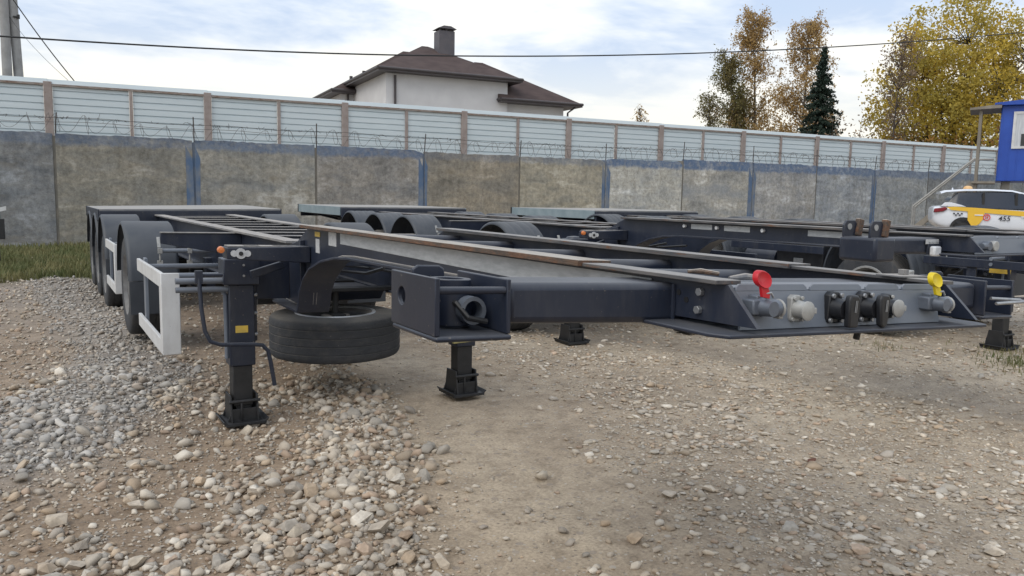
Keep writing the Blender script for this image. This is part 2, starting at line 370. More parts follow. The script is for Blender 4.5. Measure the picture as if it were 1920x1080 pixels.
PAL = np.array([(.45, .405, .35), (.52, .475, .415), (.40, .365, .325), (.55, .49, .415), (.42, .355, .285), (.40, .375, .34), (.46, .37, .28), (.62, .58, .52), (.42, .33, .26), (.51, .46, .39)])
PALG = np.array([(.40, .385, .365), (.46, .44, .415), (.36, .345, .32), (.43, .39, .34), (.52, .495, .46), (.38, .33, .28)])
fwd2 = np.array([math.sin(YAW), math.cos(YAW)]); rgt2 = np.array([math.cos(YAW), -math.sin(YAW)]); cam2 = np.array([CAM.x, CAM.y])
def sample(n, z0, z1, kind):
    """points on the visible yard, n per square metre at full density"""
    area = .74*2*.5*(z1*z1-z0*z0); k = int(area*n)
    z = np.sqrt(rng.uniform(z0*z0, z1*z1, k)); s = rng.uniform(-.74, .74, k)*z
    p = cam2+z[:, None]*fwd2+s[:, None]*rgt2; x, y = p[:, 0], p[:, 1]
    ed = (vnoise(x*2.2, y*2.2, 21)-.5)*.35
    bed = np.exp(-(np.maximum(0, seg_d(x, y, BED)+ed-.25)/.3)**2)*sstep(15.5, 14, y)
    rid = np.exp(-(np.maximum(0, seg_d(x, y, RIDGE)+ed*.6-.12)/.17)**2)
    sh = np.maximum(np.exp(-(np.maximum(0, seg_d(x, y, SHEET)+ed-.25)/.35)**2), .7*np.exp(-(np.maximum(0, seg_d(x, y, SHEET2)+ed-.3)/.5)**2))
    snd = np.exp(-(np.maximum(0, seg_d(x, y, SAND)-.18)/.45)**2); trk_ = np.exp(-(seg_d(x, y, TRACK)/.42)**2)
    left = sstep(.6, -.4, x-.0*y)*sstep(6, 4.6, y); clump = sstep(.40, .68, vnoise(x*2.6, y*2.6, 33)*.6+vnoise(x*6, y*6, 34)*.4)
    far = sstep(6.2, 8, np.hypot(x-CAM.x, y-CAM.y))
    if kind == 'big': d = .30*bed+.95*rid+.5*sh*clump+.58*left*(.2+clump*1.1)+.10*far+.012
    elif kind == 'mid': d = -.02+1.0*bed+.85*rid+.75*sh*(.3+clump)+.72*left*(.25+clump)+.25*far+.03+.10*sstep(1.2, 2.2, x)
    else: d = .8*bed+.9*rid+.9*sh+.5*left+.3*far+.06+.2*sstep(1.0, 2.4, x)
    d = d*(1-.86*snd*(1-np.maximum(rid, bed)))*(1-.7*trk_)*(1-.9*sstep(14.3, 15.5, y)*sstep(1, -1, x))
    keep = rng.random(k) < d
    return p[keep], bed[keep], sh[keep]
batches = []
for n, z0, z1, a, b, kind in ((95, 1.9, 6.5, .030, .052, 'big'), (420, 1.9, 6.5, .017, .031, 'mid'), (1300, 1.9, 5.5, .007, .016, 'small'),
                              (60, 6.5, 15, .030, .048, 'big'), (230, 6.5, 13, .019, .032, 'mid'), (9, 15, 24, .035, .06, 'big'), (500, 5.5, 8, .009, .015, 'small')):
    p, bd, sh_ = sample(n, z0, z1, kind)
    sz = a+(b-a)*rng.random(len(p))**1.7
    batches.append((p, sz, bd, sh_))
P = np.concatenate([q[0] for q in batches]); S = np.concatenate([q[1] for q in batches]); BD = np.concatenate([q[2] for q in batches]); SH = np.concatenate([q[3] for q in batches])
# a few single stones that the photo shows lying loose
extra = [(.36, 1.93, .046), (.30, 1.05, .045), (1.02, 1.32, .05), (1.12, 1.20, .045), (.93, 1.28, .04), (1.9, 1.35, .05), (2.05, 1.3, .045), (-.02, 2.62, .05), (-.25, 2.18, .055), (-.18, 3.45, .06), (-.72, 1.62, .06), (-.58, 1.25, .058), (-.9, 2.0, .055), (-2.1, 3.3, .06), (-1.95, 2.5, .05)]
P = np.concatenate([P, [(q[0], q[1]) for q in extra]]); S = np.concatenate([S, [q[2] for q in extra]]); BD = np.concatenate([BD, np.zeros(len(extra))]); SH = np.concatenate([SH, np.zeros(len(extra))])
dist = np.hypot(P[:, 0]-CAM.x, P[:, 1]-CAM.y)
n = len(P); pick = rng.integers(0, len(PAL), n); tint = PAL[pick]*rng.uniform(.82, 1.15, (n, 1))
tint = tint*np.array([1.0, .985, .96]); tg = PALG[rng.integers(0, len(PALG), n)]*rng.uniform(.82, 1.15, (n, 1)); tint = np.where((BD > .5)[:, None], tg, tint)
ez = rng.uniform(0, 2*math.pi, n); tx = rng.normal(0, .35, n)*(1-.6*SH); ty = rng.normal(0, .35, n)*(1-.6*SH)
rgt_ = sstep(.4, 1.4, P[:, 0]); tint = tint*(1+.12*rgt_[:, None]); flatz = np.where((SH > .4) | (rng.random(n) < rgt_), rng.uniform(.4, .7, n), rng.uniform(.75, 1.1, n))
G = gh(P[:, 0], P[:, 1])
order = np.argsort(-(S/dist)); inview = np.abs((P-cam2) @ rgt2/((P-cam2) @ fwd2)) < .66
big300 = [i for i in order if inview[i]][:300]; isbig = np.zeros(n, bool); isbig[big300] = True
vars_o = []
for q, (v, f) in enumerate(SVH):
    me = bpy.data.meshes.new('stone'); me.from_pydata([tuple(p) for p in v], [], [tuple(int(k) for k in t) for t in f]); me.materials.append(M_stoneo); me.shade_flat(); vars_o.append(me)
for i in big300:
    o = bpy.data.objects.new('stone', vars_o[int(rng.integers(0, len(vars_o)))]); COL.objects.link(o); o.parent = ground
    o.location = (P[i, 0], P[i, 1], G[i]+S[i]*.36*flatz[i]); o.scale = (S[i], S[i], S[i]*flatz[i]); o.rotation_euler = (tx[i], ty[i], ez[i])
    o.color = (*tint[i], 1)
def emit_stones(name, sel, variants):
    vv = []; ff = []; cc = []; off = 0; which = rng.integers(0, len(variants), n)
    for k, (v, f) in enumerate(variants):
        ii = np.nonzero(sel & (which == k))[0]
        if not len(ii): continue
        ca, sa = np.cos(ez[ii]), np.sin(ez[ii])
        A = np.einsum('i,jk->ijk', S[ii], v); A[:, :, 2] *= flatz[ii][:, None]
        A[:, :, 2] += A[:, :, 0]*tx[ii][:, None]*.6+A[:, :, 1]*ty[ii][:, None]*.6
        xr = A[:, :, 0]*ca[:, None]-A[:, :, 1]*sa[:, None]+P[ii, 0][:, None]; yr = A[:, :, 0]*sa[:, None]+A[:, :, 1]*ca[:, None]+P[ii, 1][:, None]
        zr = A[:, :, 2]+(G[ii]+S[ii]*.33*flatz[ii])[:, None]
        vv.append(np.stack([xr, yr, zr], -1).reshape(-1, 3)); m = len(v)
        ff.append((f[None]+(off+np.arange(len(ii))*m)[:, None, None]).reshape(-1, 3)); off += len(ii)*m
        cc.append(np.repeat(np.concatenate([tint[ii], np.ones((len(ii), 1))], 1), m, 0))
    return npmesh(name, np.concatenate(vv), np.concatenate(ff), M_stone, ground, np.concatenate(cc))
mid_sel = (~isbig) & (S/dist > .0045)
tag(emit_stones('gravel', mid_sel, SVH), kind='stuff')
tag(emit_stones('gravel', (~isbig) & ~mid_sel, SV), kind='stuff')
print('stones', n, int(mid_sel.sum()))

# grass: strip under the wall and thin tufts
M_grass = pm('dull autumn grass', (.115, .135, .05), (.21, .19, .085), 1.2, .8, trans=.25, lo=.4, hi=.62)
def grass(name, label, pts, hmin, hmax, wid=.012):
    k = len(pts); a = rng.uniform(0, 2*math.pi, k); hh = rng.uniform(hmin, hmax, k); ln = rng.uniform(.1, .6, k)*hh
    d = np.stack([np.cos(a), np.sin(a)], -1); pz = gh(pts[:, 0], pts[:, 1]); sd_ = np.stack([-d[:, 1], d[:, 0]], -1)*wid
    b0 = np.concatenate([pts-sd_, pz[:, None]-.01], 1); b1 = np.concatenate([pts+sd_, pz[:, None]-.01], 1)
    m0 = np.concatenate([pts+d*ln[:, None]*.35-sd_*.7, (pz+hh*.6)[:, None]], 1); m1 = np.concatenate([pts+d*ln[:, None]*.35+sd_*.7, (pz+hh*.6)[:, None]], 1)
    tp = np.concatenate([pts+d*ln[:, None], (pz+hh)[:, None]], 1)
    v = np.stack([b0, b1, m0, m1, tp], 1).reshape(-1, 3); o = np.arange(k)*5
    f = np.concatenate([np.stack([o, o+1, o+3], -1), np.stack([o, o+3, o+2], -1), np.stack([o+2, o+3, o+4], -1)])
    ob = npmesh(name, v, f, M_grass); tag(ob, label, 'grass', kind='stuff'); return ob
k = 42000; gp = np.stack([rng.uniform(-9, 1.2, k), 13.6+9.4*rng.random(k)], -1)
kp = rng.random(k) < sstep(.25, .6, vnoise(gp[:, 0]*1.1, gp[:, 1]*1.1, 71))*.8+.2
gp = gp[kp & ((gp[:, 0] < .2) | (gp[:, 1] > 17))]
grass('grass_strip', 'green and straw coloured grass along the foot of the concrete wall', gp, .05, .20)
pts = []
for cx, cy, r_, k in ((6.3, 2.25, .35, 700), (5.95, 3.6, .2, 60), (6.9, 2.6, .5, 300)):
    pts.append(np.stack([rng.normal(cx, r_*.6, k), rng.normal(cy, r_*.6, k)], -1))
grass('grass_tufts', 'thin low green tufts growing in the gravel on the right', np.concatenate(pts), .02, .07, .004)
M_leaflit = pm('brown dead leaf', (.10, .035, .02), (.16, .06, .03), 12, .7)
def leaf_thing(name, label, x, y, mat, sx, sy):
    z = float(gh(x, y))+.012; b = MB()
    v = [(-1, 0, 0), (-.45, .8, .25), (.35, .75, .3), (1, .1, .5), (.4, -.7, .2), (-.5, -.75, .15), (0, 0, .05)]
    b.add([(x+q[0]*sx, y+q[1]*sy, z+q[2]*.02) for q in v]+[(x+q[0]*sx, y+q[1]*sy, z+q[2]*.02-.003) for q in v],
          [(6, 0, 1), (6, 1, 2), (6, 2, 3), (6, 3, 4), (6, 4, 5), (6, 5, 0)]+[(13, 8, 7), (13, 9, 8), (13, 10, 9), (13, 11, 10), (13, 12, 11), (13, 7, 12)]+[(i, 7+i, 7+(i+1) % 6, (i+1) % 6) for i in range(6)])
    tag(b.build(name, mat), label, 'leaf')
leaf_thing('dead_leaf', 'curled reddish brown dead leaf lying on the pebbles', 1.98, 1.43, M_leaflit, .04, .022)

# ------------------------------------------------------------------ container trailers
ZB = 1.32                                   # top of bolsters
def make_wheel_src():
    root = empty('wheel_source')
    prof = [(-.185, .30), (-.192, .38), (-.187, .445), (-.175, .482), (-.165, .49)]
    for g in (-.105, -.035, .035, .105):
        prof += [(g-.03, .5), (g-.006, .5), (g-.004, .496), (g+.004, .496), (g+.006, .5), (g+.03, .5)]
    prof += [(.165, .49), (.175, .482), (.187, .445), (.192, .38), (.185, .30), (.15, .285), (-.15, .285)]
    ty = MB().lathe(prof, n=40).build('tyre', M_tyre)
    b = MB().lathe([(-.185, .30), (-.175, .312), (-.16, .30), (-.12, .275), (.12, .275), (.16, .30), (.175, .312), (.185, .30), (.15, .262), (-.05, .255), (-.075, .17), (-.09, .12), (-.16, .11), (-.165, .02), (-.15, .001), (-.02, .001), (-.02, .13), (-.03, .255), (-.15, .262)], n=36)
    for k in range(10):
        a = 2*math.pi*k/10; b.cyl((-.10, .145*math.cos(a), .145*math.sin(a)), (-.075, .145*math.cos(a), .145*math.sin(a)), .016, n=6)
    rm = b.build('rim', M_rim)
    ring = MB().lathe([(-.192, .285), (-.196, .306), (-.18, .314), (-.175, .29)], n=36).build('rim_flange', M_rimlt)
    hole = MB()
    for k in range(10):
        a = 2*math.pi*(k+.5)/10; hole.cyl((-.066, .205*math.cos(a), .205*math.sin(a)), (-.056, .205*math.cos(a), .205*math.sin(a)), .026, n=10)
    hl = hole.build('vent_holes', M_black)
    return ty, rm, ring, hl
WS = make_wheel_src(); bpy.data.objects.remove(bpy.data.objects['wheel_source'])
for o in WS: COL.objects.unlink(o)
def wheel(parent, x, y, z, flip, name='wheel', rot=None, bright=True):
    e = empty(name); e.parent = parent; e.location = (x, y, z); e.rotation_euler = rot or (rng.uniform(0, 6), 0, math.pi if flip else 0)
    for s in WS:
        if s.name.startswith('rim_flange') and not bright: continue
        c = s.copy(); COL.objects.link(c); c.parent = e
    return e
def arc_pts(c, r, a0, a1, n): return [(c[0]+r*math.cos(a0+(a1-a0)*i/n), c[1]+r*math.sin(a0+(a1-a0)*i/n)) for i in range(n+1)]

def trailer(cfg):
    t0, t1, lift = cfg['t0'], cfg['t1'], cfg['lift']
    def W(p):
        x, y, z = p; k = min(1., max(0., (z-.25)/.7))
        return (x, y, z+k*(x*(t0+(t1-t0)*min(1, max(0, y/12.6)))+lift))
    T = empty('container_trailer', cfg['loc'], cfg['rz']); tag(T, cfg['label'], 'trailer', 'container trailers parked in the yard')
    def B(mb, name, mat, parent=T, bevel=.004, **k): return mb.build(name, mat, parent, W, bevel, **k)
    XR = .48
    main = cfg['main']
    # ---- gooseneck rails: web with curved haunch, flanges, wedge nose
    low = [(-.265, 1.225), (.3, 1.215), (1.5, 1.205), (2.55, 1.195)]+[(2.55+.78*math.sin(a), 1.195-.355*(1-math.cos(a))) for a in [R(15*i) for i in range(1, 7)]]
    low += [(3.36, .80), (3.95, .80)]
    for s in (-1, 1):
        x = s*XR
        poly = low+[(3.95, 1.195), (3.72, 1.20), (3.42, 1.322), (-.165, 1.322)]
        rail = B(MB().prism(poly, x-.007, x+.007), 'gooseneck_rail', M_steel, bevel=0)
        if main and s < 0:      # pale reflective strip, sticker plates on the outer face
            B(MB().prism([(.12, 1.312), (2.79, 1.315), (2.79, 1.255), (.12, 1.238)], x-.0105, x-.0075), 'reflective_strip', M_tape, rail, 0)
            B(MB().box(x-.0105, x-.0075, 2.86, 3.0, 1.235, 1.315), 'data_plate', M_stW, rail, 0)
            B(MB().box(x-.0105, x-.0075, 3.17, 3.27, 1.275, 1.305), 'warning_sticker', M_stY, rail, 0)
            B(MB().box(x-.0105, x-.0075, 3.18, 3.255, 1.175, 1.262), 'inspection_label', M_stW, rail, 0)
        if not main and s < 0:
            for a, b_ in ((.5, 1.1), (1.7, 2.0), (2.15, 2.42)):
                B(MB().box(x-.0105, x-.0075, a, b_, 1.262, 1.308), 'reflective_strip', M_tape, rail, 0)
            for a in (1.55, 2.08, 2.5):
                B(MB().cyl((x-.03, a, 1.285), (x-.006, a, 1.285), .016, n=10), 'side_marker', M_lamp, rail, 0)
        f = MB().box(x-.065, x+.065, .40, 3.42, 1.3225, 1.342)
        B(f, 'top_flange', M_rusty if (main and s < 0) else M_flange, rail, .002)
        B(MB().prism([(x-.045, -.16), (x+.045, -.16), (x+.05, .398), (x-.05, .398)], 1.3225, 1.334, 'xy'), 'nose_flange', M_flange, rail, .002)
        # bottom flange follows the haunch
        fl = MB(); pts = low[1:]; v = []; n = len(pts)
        for (yy, zz) in pts:
            wf = .06+.045*float(sstep(2.75, 3.1, yy))*(1 if main else .5)
            for dx, dz in ((-wf, 0), (wf, 0), (wf, -.014), (-wf, -.014)): v.append((x+dx, yy+(0.014 if zz < 1.0 and dz == 0 else 0), zz+dz))
        fc = [(i*4+j, i*4+(j+1) % 4, (i+1)*4+(j+1) % 4, (i+1)*4+j) for i in range(n-1) for j in range(4)]+[(0, 1, 2, 3), ((n-1)*4+3, (n-1)*4+2, (n-1)*4+1, (n-1)*4)]
        fl.add(v, fc); B(fl, 'bottom_flange', M_steel, rail, .002)
        # rear upright gusset of the gooseneck
        B(MB().prism([(3.5, 1.24), (3.78, 1.19), (3.72, .82), (3.48, .82)], x+s*.0075, x+s*.04), 'gusset', M_steel, rail, .004)
        # ---- main rail
        mr = B(MB().prism([(3.952, .80), (9.2, .80), (10.6, .93), (13.3, .98), (13.3, 1.203), (3.952, 1.203)], x-.006, x+.006), 'main_rail', M_steel, bevel=0)
        B(MB().box(x-.065, x+.065, 3.74, 10.62, 1.204, 1.222), 'top_flange', M_rail if main else M_flange, mr, .002)
        B(MB().prism([(3.952, .799), (9.2, .799), (10.6, .929), (10.6, .915), (9.2, .785), (3.952, .785)], x-.06, x+.06), 'bottom_flange', M_steel, mr, .002)
    if main:
        for s in (-1, 1):
            x = s*XR
            for sg in (-1, 1):
                B(MB().tube([(x+sg*.010, q, z+.004) for q, z in low[1:]], .006, 6), 'weld_seam', M_rail, bevel=0)
            B(MB().tube([(s*(XR+.01), .028, 1.305), (s*(XR+.012), .026, 1.25), (s*(XR+.01), .028, 1.205)], .006, 6), 'weld_seam', M_steel, bevel=0)
        B(MB().tube([(-1.018, .026, ZB-.02), (-1.018, .024, ZB-.06), (-1.018, .026, ZB-.11)], .006, 6), 'weld_seam', M_steel, bevel=0)
    # ---- front bolster
    bol = B(MB().prism([(-1.015, ZB-.013), (1.015, ZB-.013), (1.015, ZB-.112), (.55, ZB-.122), (-.55, ZB-.122), (-1.015, ZB-.112)], .03, .215, 'xz'), 'front_bolster', M_steel, bevel=.018)
    for s in (-1, 1):
        xo, xi = s*1.22, s*1.022; h = empty('twistlock_housing'); h.parent = T
        zl = ZB-.137
        if main:
            x0, x1 = sorted((xo, xo-s*.012))
            B(MB().plate_hole(0, .255, zl+.006, ZB, x0, x1, (.19, ZB-.058), .022), 'end_plate', M_steel, h, .002)
            x0, x1 = sorted((xi, xi+s*.012))
            B(MB().box(x0, x1, .002, .26, zl+.006, ZB-.001), 'inner_plate', M_steel, h, .003)
            x0, x1 = sorted((xo, xi-s*.001))
            B(MB().box(x0, x1, -.004, .25, zl-.008, zl+.0055), 'floor_plate', M_steel, h, .006)
            B(MB().cyl((xo-s*.013, .012, ZB-.028), (xi+s*.013, .012, ZB-.028), .009, n=12), 'cross_bar', M_steel, h, 0)
            B(MB().box(min(xo-s*.012, xi+s*.012)+.001, max(xo-s*.012, xi+s*.012)-.001, .232, .245, zl+.006, ZB-.03), 'back_plate', M_steel, h, .002)
            cx = (xo+xi)/2
            B(MB().lathe([(zl+.012, .052), (ZB-.012, .052), (ZB-.012, .034), (zl+.012, .034)], (cx-s*.012, .15, 0), 'z', 28), 'twistlock_sleeve', M_steel, h, .002)
            B(MB().lathe([(0, .034), (.03, .034), (.03, .024), (0, .024)], (cx-s*.035, .068, ZB-.083), 'y', 20), 'lock_pin_boss', M_alu, h, .0)
            B(MB().prism([(cx-.045, ZB-.06), (cx-.045, ZB+.002), (cx-.03, ZB+.012), (cx+.03, ZB+.012), (cx+.045, ZB+.002), (cx+.045, ZB-.06)], .246, .258, 'xz'), 'twistlock_head', M_steel, h, .004)
            B(MB().tube([(cx-s*.06, .05, zl+.03), (cx-s*.01, .05, zl+.04), (cx-s*.0, .09, zl+.07), (cx-s*.0, .14, zl+.07)], .007), 'lock_handle', M_black, h, 0)
            if s > 0:
                B(MB().tube([(xi+.02, -.01, ZB-.065), (xo-.05, -.05, ZB-.068), (xo-.03, -.06, ZB-.073), (xi+.02, -.03, ZB-.082)], .006), 'lock_handle', M_zinc, h, 0)
        else:
            x0, x1 = sorted((xo, xi))
            B(MB().box(x0, x1, -.02, .25, zl-.02, ZB-.005), 'end_box', M_steel, h, .02)
            for q in (.03, .22):
                lug = MB().prism([(q-.0+0, 0), (q, 0)], 0, 1) if False else MB()
                xs0, xs1 = sorted((xo-s*.01, xo-s*.17))
                lug.prism([(xs0, ZB-.03), (xs0, ZB+.065), (xs0+.025, ZB+.095), (xs1-.06, ZB+.095), (xs1, ZB+.04), (xs1, ZB-.03)], q, q+.016, 'xz')
                B(lug, 'stop_lug', M_steel, h, .003)
                B(MB().cyl((xs0+.05, q-.004, ZB+.055), (xs0+.05, q+.02, ZB+.055), .02, n=14), 'lug_pin', M_zinc, h, 0)
                B(MB().obox((xs1-.02, q+.0, ZB+.05), (.05, .035, .11), .2, 'Y'), 'latch', M_rusty, h, .006)
    # ---- kingpin plate and connector panel
    B(MB().prism([(-.555, -.247), (.55, -.26), (.575, -.22), (.575, 1.25), (-.585, 1.25), (-.585, -.20)], 1.199, 1.209, 'xy'), 'kingpin_plate', M_steel, bevel=.003)
    B(MB().cyl((0, .95, 1.11), (0, .95, 1.198), .045, .045, 18), 'kingpin', M_zinc)
    pan = empty('connector_panel'); pan.parent = T
    yp = -.178; B_ = B
    def B(mb, *a, **k):
        mb.v = [(p[0], p[1]-max(-.02, 1.322-p[2])*.18, p[2]) for p in mb.v]; return B_(mb, *a, **k)
    B(MB().box(-.472, .395, yp, yp+.006, 1.211, 1.308), 'panel_sheet', M_panel, pan, .001)
    for a, b_ in ((-.472, -.205), (-.19, .03), (.05, .205), (.225, .395)):
        B(MB().prism([(a, 1.3085), (a, 1.318), (a+.012, 1.326), (b_-.012, 1.326), (b_, 1.318), (b_, 1.3085)], yp, yp+.006, 'xz'), 'panel_tab', M_panel, pan, .001)
    B(MB().box(-.43, .43, yp+.008, .02, 1.305, 1.312), 'panel_shelf', M_panel, pan, .001)
    if main:
        B = B_; connectors(T, B, yp-.012)
        for (yy, zz) in ((-.075, 1.295), (-.07, 1.247)):
            B(MB().cyl((-XR-.02, yy, zz), (-XR-.007, yy, zz), .0115, n=6), 'bolt', M_zinc, bevel=.001)
        for (yy, zz) in ((.01, 1.285), (-.02, 1.268)):
            B(MB().cyl((-XR-.009, yy, zz), (-XR-.0065, yy, zz), .008, n=12), 'bolt_hole', M_black, bevel=0)
        B(MB().tube([(-.33, -.02, 1.326), (-.28, -.03, 1.332), (-.24, -.035, 1.330), (-.21, -.03, 1.325)], [.006, .010, .008, .004]), 'lock_lever', M_rail, bevel=0)
        B(MB().tube([(-.42, .05, 1.338), (-.39, .03, 1.341), (-.35, .0, 1.336)], [.005, .008, .006]), 'lock_lever', M_rusty, bevel=0)
        B(MB().box(-.36, -.24, .02, .06, 1.313, 1.320), 'slot_plate', M_black)
        B(MB().box(.40, .56, -.06, .03, 1.3345, 1.340).box(.475, .505, -.02, .0, 1.3405, 1.358), 'lamp_bracket', M_rail, bevel=.001)
        B(MB().obox((.72, .12, 1.335), (.09, .03, .02), .4, 'Z'), 'lock_lever', M_socket)
        B(MB().cyl((.66, .029, ZB-.05), (.66, .022, ZB-.05), .026, n=20), 'reflector_disc', M_stW, bevel=0)
        B(MB().obox((.36, .05, 1.16), (.014, .02, .09), .25, 'Y'), 'release_tab', M_black)
    else:
        B = B_
        B(MB().box(-.64, -.50, .012, .028, 1.2, 1.285), 'lamp_bracket', M_steel)
        B(MB().box(-.635, -.555, -.03, .01, 1.19, 1.255), 'position_lamp', M_lamp, bevel=.012)
        B(MB().box(-.66, -.53, .012, .02, 1.268, 1.298), 'inspection_label', M_stW, bevel=0)
        for q in (-.36, .2):
            B(MB().cyl((q, yp-.05, 1.265), (q, yp, 1.265), .03, n=14).cyl((q-.06, yp-.03, 1.265), (q, yp-.03, 1.265), .022, n=10), 'air_coupling', M_alu)
            B(MB().cyl((q+.09, yp-.04, 1.262), (q+.09, yp, 1.262), .034, n=16), 'electric_socket', M_socket)
    # ---- gooseneck cross-members (round tubes) and lower frame cross-members
    for q in (.62, 1.12, 1.78, 2.5, 3.2):
        B(MB().cyl((-XR+.008, q, 1.262), (XR-.008, q, 1.262), .038, n=16), 'cross_tube', M_steel, bevel=0)
    for q in cfg['cross']:
        B(MB().box(-XR+.007, XR-.007, q, q+.055, 1.0, 1.196), 'cross_member', M_steel)
        B(MB().box(-XR+.068, XR-.068, q-.014, q+.075, 1.1965, 1.204), 'cross_member_flange', M_rail, bevel=.001)
    for q in cfg['outr']:
        for s in (-1, 1):
            x0, x1 = sorted((s*(XR+.007), s*1.12))
            B(MB().prism([(s*(XR+.007), 1.195), (s*1.12, 1.195), (s*1.12, 1.11), (s*(XR+.007), 1.0)], q, q+.05, 'xz'), 'outrigger', M_steel)
            B(MB().box(x0, x1, q-.012, q+.062, 1.1955, 1.203), 'outrigger_flange', M_rail, bevel=.001)
    # ---- rear deck of boards with pale side band
    dk = empty('rear_deck'); dk.parent = T
    y0, y1 = 10.64, 13.475; nb = 9; bw = (y1-y0)/nb
    for k in range(nb):
        B(MB().box(-1.235, 1.235, y0+k*bw+.004, y0+(k+1)*bw-.004, 1.276, 1.30), 'deck_board', M_deck, dk, .003)
    for s in (-1, 1):
        x0, x1 = sorted((s*1.25, s*1.2365)); B(MB().box(x0, x1, y0, y1, 1.145, 1.298), 'side_band', M_band if not main else M_steel, dk, .003)
        x0, x1 = sorted((s*1.256, s*1.2)); B(MB().box(x0, x1, y1+.001, y1+.05, 1.14, 1.305), 'corner_post', M_black, dk, .004)
        for q in (y0+.12, 12.0, 13.2):
            x0, x1 = sorted((s*.495, s*1.236)); B(MB().prism([(x0, 1.274), (x1, 1.274), (x1, 1.16 if s > 0 else .98), (x0, .98 if s > 0 else 1.16)], q, q+.04, 'xz'), 'deck_bracket', M_steel, dk)
    B(MB().box(-1.235, 1.235, y0-.045, y0+.002, 1.11, 1.274), 'deck_front_beam', M_steel, dk)
    B(MB().box(-1.199, 1.199, y1+.001, y1+.05, 1.06, 1.29), 'deck_rear_beam', M_steel, dk)
    # ---- axles, wheels, mudguards
    for i, q in enumerate(cfg['axles']):
        zc = .50+(.12 if main and i == 0 else 0)
        B(MB().cyl((-1.0, q, zc), (1.0, q, zc), .065, n=14), 'axle', M_black, bevel=0)
        for s in (-1, 1):
            B(MB().obox((s*.5, q-.28, .72), (.09, .14, .34)), 'hanger', M_steel)
            B(MB().cyl((s*.5, q+.22, .58), (s*.5, q+.22, .80), .12, .11, 16), 'air_spring', M_black, bevel=0)
            wheel(T, s*1.055, q, zc, s > 0, bright=not main)
            prof = []; rr_ = .62
            for k in range(25):
                u = k/24; prof.append((-.225+.45*u, rr_-(.006 if k in (6, 7, 12, 13, 18, 19) and cfg['rib'] else 0)-(.02 if k in (0, 24) else 0)))
            prof2 = prof+[(a, b_-.014) for a, b_ in prof[::-1]]
            g = MB().lathe(prof2, (s*1.045, q, .622), 'x', 26, R(8), R(172))
            g.box(s*1.045-.215, s*1.045+.215, q-.622, q-.61, .40, .70)
            B(g, 'mudguard', M_fender, bevel=0, ang=50)
            if s < 0 and i in (0, 1):
                B(MB().cyl((-1.0, q-.66, .985), (-.46, q-.66, .985), .021, n=12), 'mudguard_pipe', M_panel, bevel=0)
                for cx in (-1.0, -.74):
                    B(MB().obox((cx, q-.59, 1.06), (.028, .012, .11), -.5, 'X').obox((cx, q-.68, .985), (.04, .02, .05)).obox((cx, q-.655, .87), (.05, .012, .05)).cyl((cx, q-.665, .89), (cx, q-.665, .955), .008, n=8), 'pipe_clamp', M_socket, bevel=.002)
    # ---- landing legs
    for s in (-1, 1):
        x = s*.836; lg = empty('landing_leg'); lg.parent = T; yl = 3.83
        B(MB().box(x-.115, x+.115, yl-.105, yl+.08, .93, 1.10), 'gear_housing', M_steel, lg, .008)
        B(MB().lathe([(1.10, .0), (1.10, .085), (1.12, .07), (1.128, 0)], (x-.01, yl-.01, 0), 'z', 20, closed=False), 'housing_cap', M_steel, lg, 0)
        B(MB().box(x-.082, x+.082, yl-.082, yl+.07, .40, .929), 'outer_tube', M_steel, lg, .008)
        B(MB().box(x-.064, x+.064, yl-.064, yl+.055, .13, .399), 'inner_tube', M_black, lg, .006)
        ft = MB().box(x-.13, x+.13, yl-.15, yl+.13, .015, .03)
        for q in (-1, 1):
            ft.prism([(yl-.12, .03), (yl+.10, .03), (yl+.07, .21), (yl-.085, .21)], x+q*.085-.006, x+q*.085+.006)
            ft.prism([(x-.11, .03), (x+.11, .03), (x+.08, .12), (x-.08, .12)], yl+q*.09-.006, yl+q*.09+.004, 'xz')
        ft.cyl((x-.1, yl-.1, .17), (x+.1, yl-.1, .17), .011, n=10).cyl((x-.02, yl-.10, .03), (x-.02, yl-.10, .17), .008, n=8).box(x-.05, x+.05, yl-.06, yl+.05, .03, .13)
        ft.prism([(x-.13, .029), (x+.13, .029), (x+.15, .05), (x+.142, .056), (x+.12, .036), (x-.12, .036), (x-.142, .056), (x-.15, .05)], yl-.15, yl+.13, 'xz')
        B(ft, 'foot', M_black, lg, .003)
        for zz in (.98, .86, .74, .60):
            B(MB().cyl((x+.083, yl-.05, zz), (x+.105, yl-.05, zz), .011, n=8), 'bolt', M_zinc, lg, .001)
        for dz in (1.06, .99):
            B(MB().cyl((x+.01, yl-.106, dz), (x+.01, yl-.112, dz), .008, n=8), 'bolt', M_zinc, lg, 0)
        B(MB().box(x+s*-.09-(.02 if s > 0 else 0), x+s*-.09+(.02 if s < 0 else 0), yl-.02, yl+.13, .55, 1.08).box(min(x-s*.09, s*.49), max(x-s*.09, s*.49), yl+.03, yl+.05, .82, 1.15), 'mount_plate', M_steel, lg, .004)
        if s < 0:
            B(MB().box(x-.045, x+.035, yl-.0855, yl-.0825, .62, .665), 'yellow_label', M_stY, lg, 0)
            cr = MB().tube([(x-.13, yl-.14, 1.0), (x-.27, yl-.14, 1.0)], .012)
            pth = [(x-.275, yl-.15, 1.0), (x-.27, yl-.18, .80), (x-.255, yl-.20, .66), (x-.225, yl-.2, .595), (x-.16, yl-.2, .57), (x+.04, yl-.2, .56), (x+.10, yl-.2, .55), (x+.135, yl-.2, .51), (x+.15, yl-.2, .44), (x+.175, yl-.2, .28)]
            cr.tube(pth, .0135, 10).obox((x-.275, yl-.15, .99), (.045, .03, .08))
            B(cr, 'crank_handle', M_steel, lg, 0)
